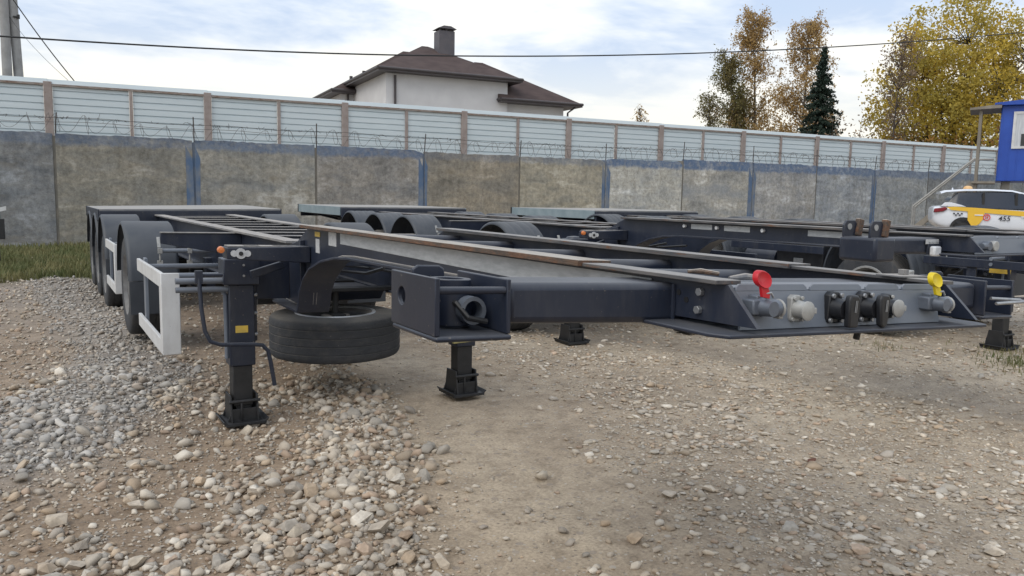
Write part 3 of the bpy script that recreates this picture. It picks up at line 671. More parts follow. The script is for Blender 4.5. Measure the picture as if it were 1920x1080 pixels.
            B(MB().cyl((x-.40, yl-.05, .955), (x-.09, yl-.05, .955), .02, n=12).cyl((x-.40, yl-.05, .90), (x-.08, yl-.05, .90), .018, n=12), 'guard_pipe', M_panel, lg, 0)
            B(MB().tube([(x-.12, yl-.03, .90), (x-.095, yl-.03, .86), (x-.092, yl-.03, .45)], .014), 'guard_pipe', M_panel, lg, 0)
        else:
            B(MB().prism([(x-.17, .455), (x-.02, .462), (x-.02, .485), (x-.10, .492), (x-.16, .482)], yl-.2, yl-.17, 'xz'), 'hook_plate', M_brass, lg, .004)
        # short twistlock arm above the leg with marker lamp
        arm = MB().prism([(s*.49, 1.205), (s*1.0, 1.195), (s*1.0, 1.125), (s*.49, 1.10)], 3.36, 3.50, 'xz')
        ar = B(arm, 'twistlock_arm', M_steel, bevel=.006)
        x0, x1 = sorted((s*.55, s*.99)); B(MB().box(x0, x1, 3.37, 3.385, 1.198, 1.206).box(x0, x1, 3.475, 3.49, 1.198, 1.206).box(x0, x0+.1, 3.386, 3.474, 1.198, 1.206).box(x0+.2, x0+.28, 3.386, 3.474, 1.198, 1.206), 'arm_top_plate', M_rail, ar, .001)
        B(MB().cyl((s*.92, 3.359, 1.16), (s*.92, 3.352, 1.16), .032, n=20).cyl((s*.96, 3.359, 1.16), (s*.96, 3.353, 1.16), .02, n=12).cyl((s*.88, 3.359, 1.16), (s*.88, 3.353, 1.16), .02, n=12), 'lamp_base', M_stW, ar, 0)
        B(MB().cyl((s*.92, 3.352, 1.16), (s*.92, 3.346, 1.16), .013, n=14), 'lamp_center', M_black, ar, 0)
        B(MB().lathe([(0, .0), (.004, .018), (.03, .022), (.03, 0)], (s*1.03, 3.36, 1.18), 'y', 16, closed=False), 'marker_lamp', M_amber, ar, 0)
        B(MB().obox((s*.70, 3.62, 1.04), (.22, .03, .05), .3*s, 'Y'), 'leg_brace', M_steel)
    if main:
        sw = wheel(T, 0, 4.36, .455, False, 'spare_wheel', (0, 0, 0), True); sw.rotation_euler = (0, R(90), R(20)); sw.scale = (.87, 1, 1); sw.location.z = .475
        B(MB().box(-.05, .05, 4.25, 4.47, .60, .63).cyl((0, 4.36, .5), (0, 4.36, .82), .025, n=12).box(-.47, .47, 4.3, 4.42, .80, .83), 'spare_carrier', M_black)
        B(MB().prism([(4.34, .795), (5.0, .795), (4.9, .72), (4.42, .72)], -.40, .40), 'spare_basket', M_steel)
        for (ya, yb, zt, zb_) in ((4.27, 5.75, .965, .41), (8.05, 9.3, .96, .41)):
            g = empty('side_guard'); g.parent = T
            B(MB().box(-1.262, -1.237, ya+.101, yb, zt-.10, zt), 'guard_board', M_white, g)
            B(MB().box(-1.262, -1.237, ya+.101, yb, zb_, zb_+.10), 'guard_board', M_white, g)
            B(MB().box(-1.262, -1.14, ya, ya+.012, zb_, zt).box(-1.262, -1.237, ya+.0125, ya+.10, zb_, zt), 'guard_end_plate', M_white, g, .006)
            B(MB().box(-1.235, -1.21, yb-.3, yb-.2, zb_-.02, zt+.02), 'guard_post', M_panel, g)
            B(MB().cyl((-1.2, yb-.25, zt-.05), (-.5, yb-.25, zt-.05), .02, n=10), 'guard_pipe', M_panel, g, 0)
            B(MB().cyl((-1.2, ya+.35, zt-.05), (-.5, ya+.35, zt-.05), .02, n=10), 'guard_pipe', M_panel, g, 0)
    for i, q in enumerate(cfg['axles']):
        for s in (-1, 1):
            B(MB().prism([(q-.33, .74), (q-.27, .60), (q+.30, .52), (q+.30, .58), (q-.2, .70)], s*.5-.04, s*.5+.04), 'trailing_arm', M_black)
            B(MB().cyl((s*.62, q-.10, .62), (s*.62, q-.26, .66), .075, n=14).cyl((s*.62, q-.26, .66), (s*.62, q-.40, .69), .06, n=12), 'brake_chamber', M_steel, bevel=0)
            B(MB().tube([(s*.62, q-.40, .69), (s*.5, q-.55, .66), (s*.3, q-.6, .74), (s*.2, q-.45, .86), (s*.1, q-.2, .92)], .011, 6), 'air_hose', M_black, bevel=0)
    for k_ in range(3):
        x_ = -.3+.28*k_; B(MB().tube([(x_, 3.3, 1.10-.03*k_), (x_+.03, 3.7, 1.0), (x_, 4.6, .93+.02*k_), (x_+.05, 5.6, .9), (x_, 7.0, .94), (x_, 9.5, .96)], .012, 6), 'air_hose', M_black, bevel=0)
    if not main:
        for s in (-1, 1):
            a, b_ = cfg['axles'][0]+.75, cfg['axles'][1]-.75
            x0, x1 = sorted((s*.60, s*1.08)); tb = B(MB().box(x0, x1, a, a+.75, .50, .98), 'tool_box', M_plastic, bevel=.015)
            x2 = s*1.085; B(MB().box(min(x2, x2+s*.012), max(x2, x2+s*.012), a+.3, a+.45, .72, .78), 'box_latch', M_zinc, tb, .002)
            B(MB().cyl((s*.85, a+.85, .72), (s*.85, b_+.05, .72), .16, n=18), 'air_tank', M_steel)
            B(MB().box(min(s*1.2, s*1.225), max(s*1.2, s*1.225), a-.1, b_+.1, .86, .95).box(min(s*1.2, s*1.225), max(s*1.2, s*1.225), a-.1, b_+.1, .52, .61), 'side_guard', M_steel)
            B(MB().box(min(s*1.19, s*1.165), max(s*1.19, s*1.165), 3.95, 4.05, .5, .97).box(min(s*1.19, s*1.225), max(s*1.19, s*1.225), 3.2, cfg['axles'][0]-.68, .86, .94), 'side_guard', M_steel)
            B(MB().box(min(s*.975, s*.98), max(s*.975, s*.98), 3.70, 3.92, .80, .86), 'yellow_label', M_stY, bevel=0)
    # air tank and side boxes under the frame
    B(MB().lathe([(-.5, 0), (-.47, .10), (-.44, .13), (.44, .13), (.47, .10), (.5, 0)], (0, cfg['tank'], .68), 'x', 22, closed=False), 'air_tank', M_steel, bevel=0)
    B(MB().box(-.42, .42, cfg['tank']-.5, cfg['tank']-.3, .62, .8), 'valve_box', M_black)
    return T

def scaled(B, c, k):
    def S(mb, *a, **kw):
        mb.v = [tuple(c[i]+(p[i]-c[i])*k for i in range(3)) for p in mb.v]; return B(mb, *a, **kw)
    return S
def gladhand(B, T, x, yp, capmat, cap):
    g = empty('air_coupling'); g.parent = T
    zc = 1.268; B = scaled(B, (x, yp, zc+.012), .74)
    b = MB().box(x-.052, x-.018, yp-.042, yp+.02, zc-.026, zc+.026).box(x-.02, x+.03, yp-.03, yp+.02, zc+.018, zc+.04)
    B(b, 'coupling_bracket', M_alu, g, .004)
    B(MB().lathe([(-.085, 0), (-.085, .026), (-.04, .03), (-.03, .034), (0, .034)], (x, yp, zc), 'y', 20, closed=False), 'coupling_body', M_alu, g, 0)
    B(MB().cyl((x, yp-.05, zc), (x+.055, yp-.05, zc-.002), .029, .031, 18), 'coupling_head', M_alu, g, .004)
    B(MB().cyl((x+.056, yp-.05, zc-.002), (x+.066, yp-.05, zc-.002), .033, n=14).obox((x+.062, yp-.05, zc-.03), (.02, .03, .016)), 'coupling_ring', M_socket, g, .003)
    # flipped-open rubber-and-plastic cap on a lever
    m = MB(); pts = []
    for k in range(18):
        a = 2*math.pi*k/18; r_ = .033*(1+.14*math.cos(2*a+.6)); pts.append((r_*math.cos(a), r_*math.sin(a)+.01))
    ca, sa = math.cos(R(8)), math.sin(R(8))
    def P(p, d): return (x-.028+cap+p[0], yp-.055-d+p[1]*.15, zc+.088+p[1])
    v = [P((q[0]*.93, q[1]*.93), .010) for q in pts]+[P(q, .004) for q in pts]+[P(q, -.012) for q in pts]+[P((q[0]*.6, q[1]*.6), .004) for q in pts]
    n = 18; fc = [(i, (i+1) % n, n+(i+1) % n, n+i) for i in range(n)]+[(n+i, n+(i+1) % n, 2*n+(i+1) % n, 2*n+i) for i in range(n)]+[tuple(range(2*n, 3*n))]
    fc += [(3*n+i, 3*n+(i+1) % n, (i+1) % n, i) for i in range(n)]+[tuple(range(3*n, 4*n))]
    m.add(v, fc)
    m.prism([(x-.04+cap, zc+.078), (x-.008+cap, zc+.078), (x+.006+cap*.4, zc+.048), (x+.004+cap*.4, zc+.032), (x-.03+cap*.4, zc+.038)], yp-.06, yp-.048, 'xz')
    B(m, 'coupling_cap', capmat, g, .002, ang=60)
    B(MB().tube([(x-.02, yp-.055, zc+.05), (x+.01, yp-.06, zc+.052), (x+.022, yp-.06, zc+.036)], .004), 'cap_spring', M_zinc, g, 0)
def connectors(T, B, yp):
    B0 = B
    gladhand(B, T, -.415, yp, M_red, .0)
    gladhand(B, T, .335, yp, M_yellow, -.012)
    def sock(x, body, lid, kind):
        s = empty('electric_socket'); s.parent = T; z = 1.262
        B = scaled(B0, (x, yp, z), .74 if kind == 'round' else .9)
        tri = [(x-.036, z-.03), (x-.03, z-.044), (x+.03, z-.046), (x+.036, z-.03), (x+.028, z+.04), (x+.012, z+.05), (x-.012, z+.05), (x-.028, z+.04)]
        B(MB().prism(tri, yp-.014, yp+.02, 'xz'), 'socket_flange', body, s, .003)
        B(MB().lathe([(-.05, 0), (-.05, .029), (-.0145, .033)], (x+.002, yp, z), 'y', 22, closed=False), 'socket_body', body, s, 0)
        if kind == 'round':
            B(MB().lathe([(-.064, 0), (-.063, .026), (-.058, .035), (-.051, .035), (-.05, 0)], (x+.006, yp, z-.002), 'y', 24, closed=False), 'socket_lid', lid, s, 0)
            B(MB().box(x+.036, x+.05, yp-.06, yp-.05, z-.012, z+.01), 'lid_catch', lid, s, .002)
        else:
            bot = z-.052 if kind == 'box' else z-.044
            poly = [(x-.01, bot), (x+.034, bot), (x+.036, z+.035), (x+.028, z+.046), (x-.006, z+.046), (x-.012, z+.03)] if kind == 'box' else \
                   [(x-.004, bot-.006), (x+.012, bot-.014), (x+.028, bot-.006), (x+.036, z+.03), (x+.028, z+.046), (x-.006, z+.046), (x-.014, z+.03)]
            B(MB().prism(poly, yp-.072, yp-.051, 'xz'), 'socket_lid', lid, s, .005)
            B(MB().tube([(x+.014, yp-.0735, z+.03), (x+.011, yp-.0735, z-.006), (x+.017, yp-.0735, z-.006), (x+.02, yp-.0735, z+.03)], .0012, 6), 'lid_spring', M_zinc, s, 0)
        for dx, dz in ((-.026, -.036), (.026, -.038), (-.018, .038), (.02, .04)):
            B(MB().cyl((x+dx, yp-.022, z+dz), (x+dx, yp-.0145, z+dz), .0075, n=8), 'socket_bolt', M_zinc if kind != 'round' else M_socket, s, .001)
    sock(-.265, M_socket, M_socket, 'round')
    sock(-.11, M_plastic, M_plastic, 'box')
    sock(.025, M_plastic, M_plastic, 'oval')
    sock(.128, M_plastic, M_socket, 'round')

CR = (4.3, 4.9, 5.5, 6.1, 6.75, 7.45, 8.2, 8.95, 9.7, 10.3)
T1 = trailer(dict(loc=(0, 0, 0), rz=0, t0=-.041, t1=.018, lift=0, main=True, rib=False, axles=(7.07, 10.0, 11.33, 12.66), cross=CR, outr=(5.35,), tank=5.6,
     label='nearest dark grey container trailer with red and yellow air coupling caps and white side guards'))
T2 = trailer(dict(loc=(3.645, 1.40, 0), rz=R(-1.405), t0=0, t1=0, lift=.03, main=False, rib=True, axles=(4.85, 7.6, 8.85, 10.1), cross=CR, outr=(6.3,), tank=6.2,
     label='middle dark grey container trailer, second from the left, with raised lugs on its bolster'))
T3 = trailer(dict(loc=(7.827, -.881, 0), rz=R(.155), t0=0, t1=0, lift=.045, main=False, rib=True, axles=(5.2, 8.05, 9.3, 10.55), cross=CR, outr=(6.6,), tank=6.6,
     label='farthest right dark grey container trailer, its wide pale deck before the blue striped wall'))

# ------------------------------------------------------------------ concrete wall
WA = R(95.4); WD = Vector((math.sin(WA), math.cos(WA), 0)); WN = Vector((-math.cos(WA), math.sin(WA), 0)); WP = Vector((-2.2, 23.3, 0))
WROT = math.atan2(WD.y, WD.x)
def on_wall(s, off=0., z=0.): return WP+WD*s+WN*off+Vector((0, 0, z))
def concrete():
    global nt, N, L
    m = bpy.data.materials.new('stained concrete with faded blue paint'); m.use_nodes = True; nt = m.node_tree; N = nt.nodes.new; L = nt.links.new
    b = nt.nodes['Principled BSDF']; tc = N('ShaderNodeTexCoord'); vec = tc.outputs['Object']
    oi = N('ShaderNodeObjectInfo')
    off = N('ShaderNodeCombineXYZ'); L(mth('MULTIPLY', oi.outputs['Random'], 37.), off.inputs[0]); L(mth('MULTIPLY', oi.outputs['Random'], 91.), off.inputs[1])
    va = N('ShaderNodeVectorMath'); L(vec, va.inputs[0]); L(off.outputs[0], va.inputs[1]); vr = va.outputs[0]
    st = N('ShaderNodeMapping'); L(vr, st.inputs[0]); st.inputs['Scale'].default_value = (3.2, 1, .55)
    wz = N('ShaderNodeMapping'); L(vr, wz.inputs[0]); wz.inputs['Scale'].default_value = (.7, 1, 1.6)
    big = noise(wz.outputs[0], 1.3, 8, .62, .4); strk = noise(st.outputs[0], 1.6, 8, .62); mid = noise(vr, 8, 9, .75); fine = noise(vr, 30, 5, .7)
    col = ramp(big, (.30, (.165, .165, .16)), (.45, (.25, .247, .235)), (.56, (.285, .272, .245)), (.68, (.42, .415, .40)))
    col = mix(1., col, oi.outputs['Color'], 'MULTIPLY')
    col = mix(1., col, ramp(strk, (.3, (.82, .81, .79)), (.55, (1., 1., 1.)), (.72, (1.15, 1.15, 1.14))), 'MULTIPLY')
    col = mix(1., col, ramp(mid, (.32, (.62, .61, .60)), (.52, (1., 1., 1.)), (.70, (1.3, 1.29, 1.27))), 'MULTIPLY')
    col = mix(1., col, ramp(fine, (.3, (.82,)*3), (.7, (1.15,)*3)), 'MULTIPLY')
    # brown and moss washes
    wash = noise(wz.outputs[0], 2.1, 7, .6); col = mix(ramp(wash, (.56, (0,)*3), (.72, (.38,)*3)), col, (.19, .16, .115))
    sp = N('ShaderNodeSeparateXYZ'); L(vec, sp.inputs[0])
    al = oi.outputs['Alpha']
    # faded blue coat: a band along the top edge that peels off below, plus runs
    edge = mth('ADD', sp.outputs[2], mth('MULTIPLY', mth('SUBTRACT', noise(vr, 3.5, 6, .6), .5), .32))
    band = ramp(mth('SUBTRACT', edge, 2.70), (.0, (0,)*3), (.10, (1,)*3))
    peel = ramp(noise(vr, 6, 7, .7), (.30, (.35,)*3), (.55, (1,)*3))
    bf = mth('MULTIPLY', mth('MULTIPLY', band, peel), al)
    blue = ramp(mid, (.3, (.05, .10, .21)), (.7, (.12, .18, .28)))
    col = mix(mth('MULTIPLY', bf, .88), col, blue)
    # thin blue-grey overspray lower down
    ov = ramp(noise(wz.outputs[0], .8, 5, .6), (.5, (0,)*3), (.7, (.45,)*3)); col = mix(mth('MULTIPLY', ov, al), col, (.20, .235, .28))
    L(col, b.inputs['Base Color']); b.inputs['Roughness'].default_value = .9; b.inputs['Specular IOR Level'].default_value = .2
    bn = N('ShaderNodeBump'); bn.inputs['Strength'].default_value = .6; bn.inputs['Distance'].default_value = .03
    L(mth('ADD', mid, mth('MULTIPLY', fine, .4)), bn.inputs['Height']); L(bn.outputs[0], b.inputs['Normal'])
    return m
M_conc = concrete()
M_bpost = pm('blue painted joint post', (.075, .125, .215), (.16, .18, .21), 3, .85, bump=.4, stretch=(1, 1, .6), lo=.42, hi=.62)
M_dpost = pm('grey joint post', (.15, .145, .13), (.22, .20, .17), 3, .9, bump=.4)
M_wire = pm('rusty barbed wire', (.045, .045, .05), (.08, .06, .05), 20, .7)
wall = empty('concrete_wall', WP, WROT); tag(wall, 'weathered concrete panel wall with faded blue top edge and barbed wire', 'wall')
tints = [(.80, .84, .92, .55), (.80, .84, .92, .45), (.98, .955, .89, .6), (1.05, 1.045, 1.01, .75), (.98, .965, .97, .8), (1.02, .945, .83, .3), (1.25, 1.2, 1.06, .45), (1.55, 1.58, 1.58, 1.), (1.40, 1.40, 1.38, 1.), (1.3, 1.33, 1.4, .95), (1.22, 1.32, 1.48, .9), (1.15, 1.24, 1.35, .7), (.9, .96, 1.04, .6), (.85, .92, 1.0, .5), (.85, .9, 1., .5), (.9, .9, .9, .5)]
hts = [3.04, 3.04, 3.045, 3.02, 3.02, 2.97, 2.965, 3.02, 3.11, 3.11, 3.09, 3.06, 3.07, 3.05, 3.05, 3.05]
PW = 3.495; S0 = .712-2*PW
blue_joint = {3: M_bpost, 5: M_bpost, 7: M_bpost, 9: M_bpost, 11: M_bpost}
for k in range(16):
    s0, s1 = S0+k*PW+.035, S0+(k+1)*PW-.035; H = hts[k]; m = 26; v = []; f = []
    xs = np.linspace(s0, s1, m+1); zz = H+rng.normal(0, .009, m+1)+.03*(vnoise(xs*1.2, xs*0+k, 5)-.5)
    if k not in (9,):
        for e, q in ((0, 1), (m, -1)):
            if rng.random() < .6: zz[e] -= rng.uniform(.04, .12); zz[e+q] -= rng.uniform(.0, .05)
    for i in range(m+1):
        for yo in (0., .14):
            v += [(xs[i], yo, -.15), (xs[i], yo, zz[i]+(rng.normal(0, .006) if yo else 0))]
    for i in range(m):
        a = i*4; c_ = a+4
        f += [(a, c_, c_+1, a+1), (a+2, a+3, c_+3, c_+2), (a+1, c_+1, c_+3, a+3)]
    f += [(0, 1, 3, 2), (m*4, m*4+2, m*4+3, m*4+1)]
    mb = MB().add(v, f); o = mb.build('panel', M_conc, wall, bevel=0, flat=True); o.color = tints[k]
    jm = blue_joint.get(k, M_dpost); wd = .13 if jm is M_bpost else .09
    sj = S0+k*PW; MB().box(sj-wd, sj+wd, .03, .25, -.1, H-.06).build('joint_post', jm, wall, bevel=.01)
    if jm is M_bpost:
        for q in (-1, 1):
            w_ = .10+.04*((k+q) % 3); a, b_ = sorted((sj+q*.036, sj+q*(.036+w_)))
            MB().prism([(a, .1), (b_, .1), (b_-.02*q, 1.4), (b_, 2.5), (a, H-.16)], -.004, -.001, 'xz').build('paint_stripe', M_bpost, wall)
    lean = rng.normal(0, .03)
    MB().tube([(sj+.03, .06, H-.25), (sj+.03+lean, .04, H+.35), (sj+.03+lean*1.6, .03, H+.60+rng.uniform(-.08, .08))], .017, 6).build('wire_post', M_wire, wall)
L_ = PW*16
coil = MB(); pth = []
zt = lambda s: float(np.interp(s, [S0+(k+.5)*PW for k in range(16)], hts))
n_ = int(L_/.34*14)
for i in range(n_+1):
    s = S0+L_*i/n_; a = i*2*math.pi/14; rad = .20+.05*math.sin(s*1.7)+.03*math.sin(s*5.1); droop = .06*math.sin(s*.9+1)
    pth.append((s+.30*math.sin(a*.5+.3)*.6, .05+.16*math.cos(a), zt(s)+.22+droop+rad*math.sin(a)))
coil.tube(pth, .005, 3, False)
for zz_, yy in ((.42, .04), (.30, .03)):
    coil.tube([(S0+L_*i/120, yy, zt(S0+L_*i/120)+zz_+.025*math.sin(i*.83)) for i in range(121)], .0075, 4, False)
# short barbs on the strands
for i in range(420):
    s = S0+L_*rng.random(); z = zt(s)+.42+.02*rng.normal(); d = rng.normal(0, .035, 2)
    coil.tube([(s-d[0], .04, z-d[1]), (s+d[0], .04, z+d[1])], .006, 3, False)
co = coil.build('barbed_wire_coil', M_wire, None, flat=True); co.location = WP; co.rotation_euler = (0, 0, WROT)
tag(co, 'loose coils of barbed wire strung along the top of the concrete wall', 'barbed wire')

# ------------------------------------------------------------------ corrugated metal fence behind
M_sheet = pm('pale galvanised sheet', (.54, .61, .64), (.60, .66, .685), 1.5, .45, metal=.15, bump=.03, stretch=(.4, 1, 3))
M_fpost = pm('brown primer post', (.33, .28, .26), (.27, .22, .20), 4, .75, bump=.15, rust=.05)
M_frail = pm('rusty fence rail', (.30, .27, .25), (.22, .16, .125), 6, .8, rust=.22, stretch=(1, 1, 4))
fence = empty('metal_fence', WP+WN*3.0, WROT); tag(fence, 'tall pale corrugated metal fence with brown posts behind the concrete wall', 'fence')
FS, FW_ = .397-2*4.47, 4.47; FH = 4.78
# horizontally ribbed sheet profile
prof = []; z = .3
while z < FH-.1:
    prof += [(0, z), (-.035, z+.022), (-.035, z+.165), (.0, z+.172), (.0, z+.2)]; z += .2
prof = [(y_, min(q, FH-.1)) for y_, q in prof]
for k in range(13):
    s0 = FS+k*FW_; dz = -.012*k
    for (a, b_) in ((s0+.12, s0+FW_/2-.055), (s0+FW_/2+.055, s0+FW_-.12)):
        n_ = len(prof); v = [(a, .02+p[0], p[1]+dz) for p in prof]+[(b_, .02+p[0], p[1]+dz) for p in prof]
        MB().add(v, [(i, i+1, n_+i+1, n_+i) for i in range(n_-1)]).build('sheet', M_sheet, fence, ang=20)
    MB().box(s0-.11, s0+.11, -.10, .10, 0, FH+dz-.02).build('post', M_fpost, fence, bevel=.01)
    MB().box(s0+FW_/2-.05, s0+FW_/2+.05, -.07, .0, .2, FH+dz-.16).build('mullion', M_fpost, fence, bevel=.006)
    MB().box(s0+.111, s0+FW_-.111, -.085, -.03, FH+dz-.155, FH+dz-.09).build('rail', M_frail, fence, bevel=.004)
    MB().prism([(-.06, FH+dz-.085), (-.03, FH+dz+.05), (.05, FH+dz+.06), (.09, FH+dz-.085)], s0+.002, s0+FW_-.002).build('cap_sheet', M_sheet, fence, bevel=.004)

# ------------------------------------------------------------------ house beyond the fence
M_plaster = pm('pale plaster', (.56, .55, .555), (.62, .61, .61), 1.2, .85, bump=.05)
M_shing = pm('brown shingle roof', (.062, .044, .042), (.09, .066, .062), 1.5, .9, spec=.2, bump=.5, bscale=10, stretch=(1, 1, 3))
M_brown = pm('dark brown trim', (.050, .042, .045), (.065, .055, .055), 3, .5)
M_chim = pm('dark chimney cladding', (.085, .080, .092), (.11, .10, .11), 3, .6)
M_glass = pm('dark window glass', (.02, .025, .03), (.04, .045, .05), 2, .1)
HP = WP+WN*12.9; house = empty('house', HP, WROT); tag(house, 'two storey pale house with brown hipped roof and tall chimney beyond the fence', 'house')
s_ = lambda x: x-15.42+15.42   # house runs parallel to the fence; s measured along it
def hip(name, s0, s1, d0, d1, ze, zr_, r0_, r1_, dr, parent, cutlow=.0):
    """hip roof: eaves rectangle at ze, ridge from r0_ to r1_ at depth dr"""
    v = [(s0, d0, ze), (s1, d0, ze), (s1, d1, ze), (s0, d1, ze), (r0_, dr, zr_), (r1_, dr, zr_), (s0, d0, ze-.16), (s1, d0, ze-.16), (s1, d1, ze-.16), (s0, d1, ze-.16)]
    f = [(0, 1, 5, 4), (1, 2, 5), (2, 3, 4, 5), (3, 0, 4)]
    rf = MB().add(v[:6], f).build(name, M_shing, parent, flat=True)
    MB().add(v, [(0, 6, 7, 1), (1, 7, 8, 2), (2, 8, 9, 3), (3, 9, 6, 0), (6, 9, 8, 7)]).build('fascia', M_brown, rf, flat=True)
    for (p, q) in (((s0, d0), (s1, d0)), ((s1, d0), (s1, d1)), ((s0, d1), (s0, d0))):
        MB().cyl((p[0], p[1], ze-.02), (q[0], q[1], ze-.02), .075, n=8).build('gutter', M_brown, rf)
    return rf
# s along the wall line: world x 13.15 -> s ~ 14.2
A0 = 14.18
MB().box(A0-.42, A0+6.05, .0, 9.0, 0, 7.40).build('wall', M_plaster, house)
rm_ = hip('roof', A0-.95, A0+6.65, -.55, 9.6, 7.56, 9.68, A0+2.95, A0+3.3, 4.5, house)
MB().box(A0+6.06, A0+9.55, .3, 6.5, 0, 6.5).build('wall', M_plaster, house)
hip('roof', A0+5.5, A0+10.3, -.45, 7.2, 6.55, 8.9, A0+5.6, A0+6.1, 3.4, house)
MB().box(A0-1.15, A0+4, 6.2, 12.5, 0, 7.1).build('wall', M_plaster, house)
hip('roof', A0-1.75, A0+8.6, 5.6, 13.2, 7.16, 10.2, A0+3.45, A0+4.6, 9.4, house)
ch = MB().box(A0+3.46, A0+4.36, 3.2, 4.0, 8.6, 10.36).build('chimney', M_chim, rm_, bevel=.01)
MB().prism([(A0+3.38, 10.46), (A0+4.44, 10.46), (A0+4.1, 10.60), (A0+3.7, 10.60)], 3.1, 4.1, 'xz').build('chimney_cap', M_chim, house)
for a in (A0+3.5, A0+3.88, A0+4.26): MB().box(a, a+.06, 3.25, 3.31, 10.361, 10.459).build('cap_leg', M_chim, house)
for a, d in ((A0-.55, 6.2), (A0+.35, 6.9), (A0+.7, 7.1)): MB().cyl((a, d, 7.2), (a, d, 8.0 if a < A0 else 8.45), .09, n=10).build('vent_pipe', M_brown, house)
MB().cyl((A0+.02, -.08, 4), (A0+.02, -.08, 7.3), .06, n=8).build('downpipe', M_brown, house)
MB().tube([(A0+9.95, -.3, 6.4), (A0+9.62, -.05, 6.1), (A0+9.6, -.02, 4)], .05, 8).build('downpipe', M_brown, house)
MB().cyl((A0-.75, 6.1, 4), (A0-.75, 6.1, 7.0), .06, n=8).build('downpipe', M_brown, house)
wn = MB().box(A0-.65, A0-.1, 6.16, 6.19, 4.6, 6.2).build('window', M_glass, house); MB().box(A0-.7, A0-.65, 6.14, 6.19, 4.55, 6.25).build('frame', M_brown, wn)
MB().box(A0-.5, A0-.1, 5.8, 6.1, 5.95, 6.3).build('air_conditioner', M_white, house, bevel=.02)

# ------------------------------------------------------------------ utility pole and cables
M_pole = pm('grey concrete pole', (.33, .33, .33), (.26, .255, .25), 3, .85, bump=.2)
M_cable = pm('black cable', (.015, .015, .017), (.02, .02, .02), 5, .6)
pole = empty('utility_pole', (-2.5, 30.4, 0)); tag(pole, 'grey concrete utility pole with a leaning strut beside it at the left edge', 'pole')
MB().cyl((-.12, 0, 0), (-.1, 0, 10.5), .17, .13, 14).build('shaft', M_pole, pole)
MB().cyl((.34, .25, 0), (.10, .1, 9.6), .16, .14, 14).build('strut', M_pole, pole)
MB().obox((.22, 0, 7.25), (.16, .1, .05)).cyl((.3, 0, 7.2), (.3, 0, 7.34), .035, n=8).build('insulator_bracket', M_cable, pole)
def cable(name, label, pts, r):
    pts = [Vector(p) for p in pts]; t = np.linspace(0, 1, 60); q = []
    k = len(pts)-1
    X_ = np.array([p[:] for p in pts]); u = np.linspace(0, 1, len(pts)); cs = [np.polyfit(u, X_[:, j], min(4, k)) for j in range(3)]
    q = [tuple(np.polyval(c_, tt) for c_ in cs) for tt in t]
    o = MB().tube(q, r, 6).build(name, M_cable); tag(o, label, 'cable'); return o
cable('overhead_cable', 'thick black cable sagging across the whole sky in front of the house', [(-8, 28.4, 6.02), (-2.7, 27.867, 6.106), (4.808, 27.158, 6.485), (13.227, 26.362, 7.061), (23.566, 25.384, 8.105), (33.434, 24.452, 9.361), (46.811, 23.187, 11.454), (56, 22.3, 13.0)], .027)
cable('guy_cable', 'dark cable slanting down behind the fence beside the utility pole', [(-2.9, 29.39, 8.5), (-2.315, 29.338, 7.587), (-1.624, 29.272, 6.486), (-.803, 29.195, 5.304), (.1, 29.1, 4.1)], .018)
cable('thin_wire', 'thin grey service wire dropping from the pole bracket', [(-2.5, 30.4, 7.3), (-1.9, 30.2, 6.4), (-1.2, 30.0, 5.6), (-.6, 29.8, 5.0)], .006)

# ------------------------------------------------------------------ blue cabin on a platform with stair
M_blue = pm('bright blue ribbed sheet', (.010, .055, .33), (.014, .07, .38), 2, .4, dust_sheen=(.2, .22, .27), dust_sheen_amt=.12)
M_wood = pm('grey weathered timber', (.17, .15, .125), (.25, .225, .19), 4, .85, stretch=(1, 1, .2), bump=.3)
M_galv = pm('galvanised handrail', (.36, .355, .34), (.28, .275, .26), 8, .5, metal=.4)
M_curt = pm('white window curtain', (.55, .57, .60), (.40, .42, .45), 6, .8, stretch=(6, 6, .3))
CB = Vector((27.9, 14.1, -.03)); CROT = math.atan2(-.88, .47)
cab = empty('site_cabin', CB, CROT); cab.scale = (1.05,)*3; tag(cab, 'bright blue site cabin raised on a platform at the right edge', 'cabin')
MB().box(0, 5, 0, 2.4, 2.36, 4.92).build('body', M_blue, cab, bevel=.02)
for k in range(20): MB().box(.03+k*.25, .06+k*.25, -.014, -.001, 2.38, 4.9).build('rib', M_blue, cab)
MB().prism([(-.22, 4.921), (5.1, 4.921), (5.1, 4.99), (1.2, 5.14), (-.22, 5.0)], -.2, 2.6, 'xz').build('roof', M_blue, cab)
wd_ = MB().box(.42, 1.55, -.03, -.015, 3.52, 4.62).build('window', M_curt, cab)
for a, b_, c_, d_ in ((.36, .44, 3.46, 4.70), (1.53, 1.61, 3.46, 4.70), (.44, 1.53, 4.62, 4.70), (.44, 1.53, 3.46, 3.54), (.95, 1.01, 3.54, 4.62)):
    MB().box(a, b_, -.05, -.012, c_, d_).build('frame', M_white, wd_)
MB().box(.62, .94, -.04, -.031, 3.54, 3.95).build('pane', M_glass, wd_)
for a in (.3, 2.4, 4.7):
    for d in (.3, 2.1): MB().box(a-.12, a+.12, d-.12, d+.12, .2, 2.36).build('support_block', M_dpost, cab)
MB().box(-.72, -.02, -.1, 1.6, 2.28, 2.35).build('landing', M_wood, cab)
MB().box(-.66, -.56, .0, .1, .3, 4.78).build('porch_post', M_wood, cab, bevel=.01)
MB().box(-.66, -.56, 1.4, 1.5, .3, 4.78).build('porch_post', M_wood, cab, bevel=.01)
MB().prism([(-.95, 4.79), (-.01, 4.83), (-.01, 4.96), (-.95, 4.86)], -.2, 1.7, 'xz').build('porch_roof', M_wood, cab)
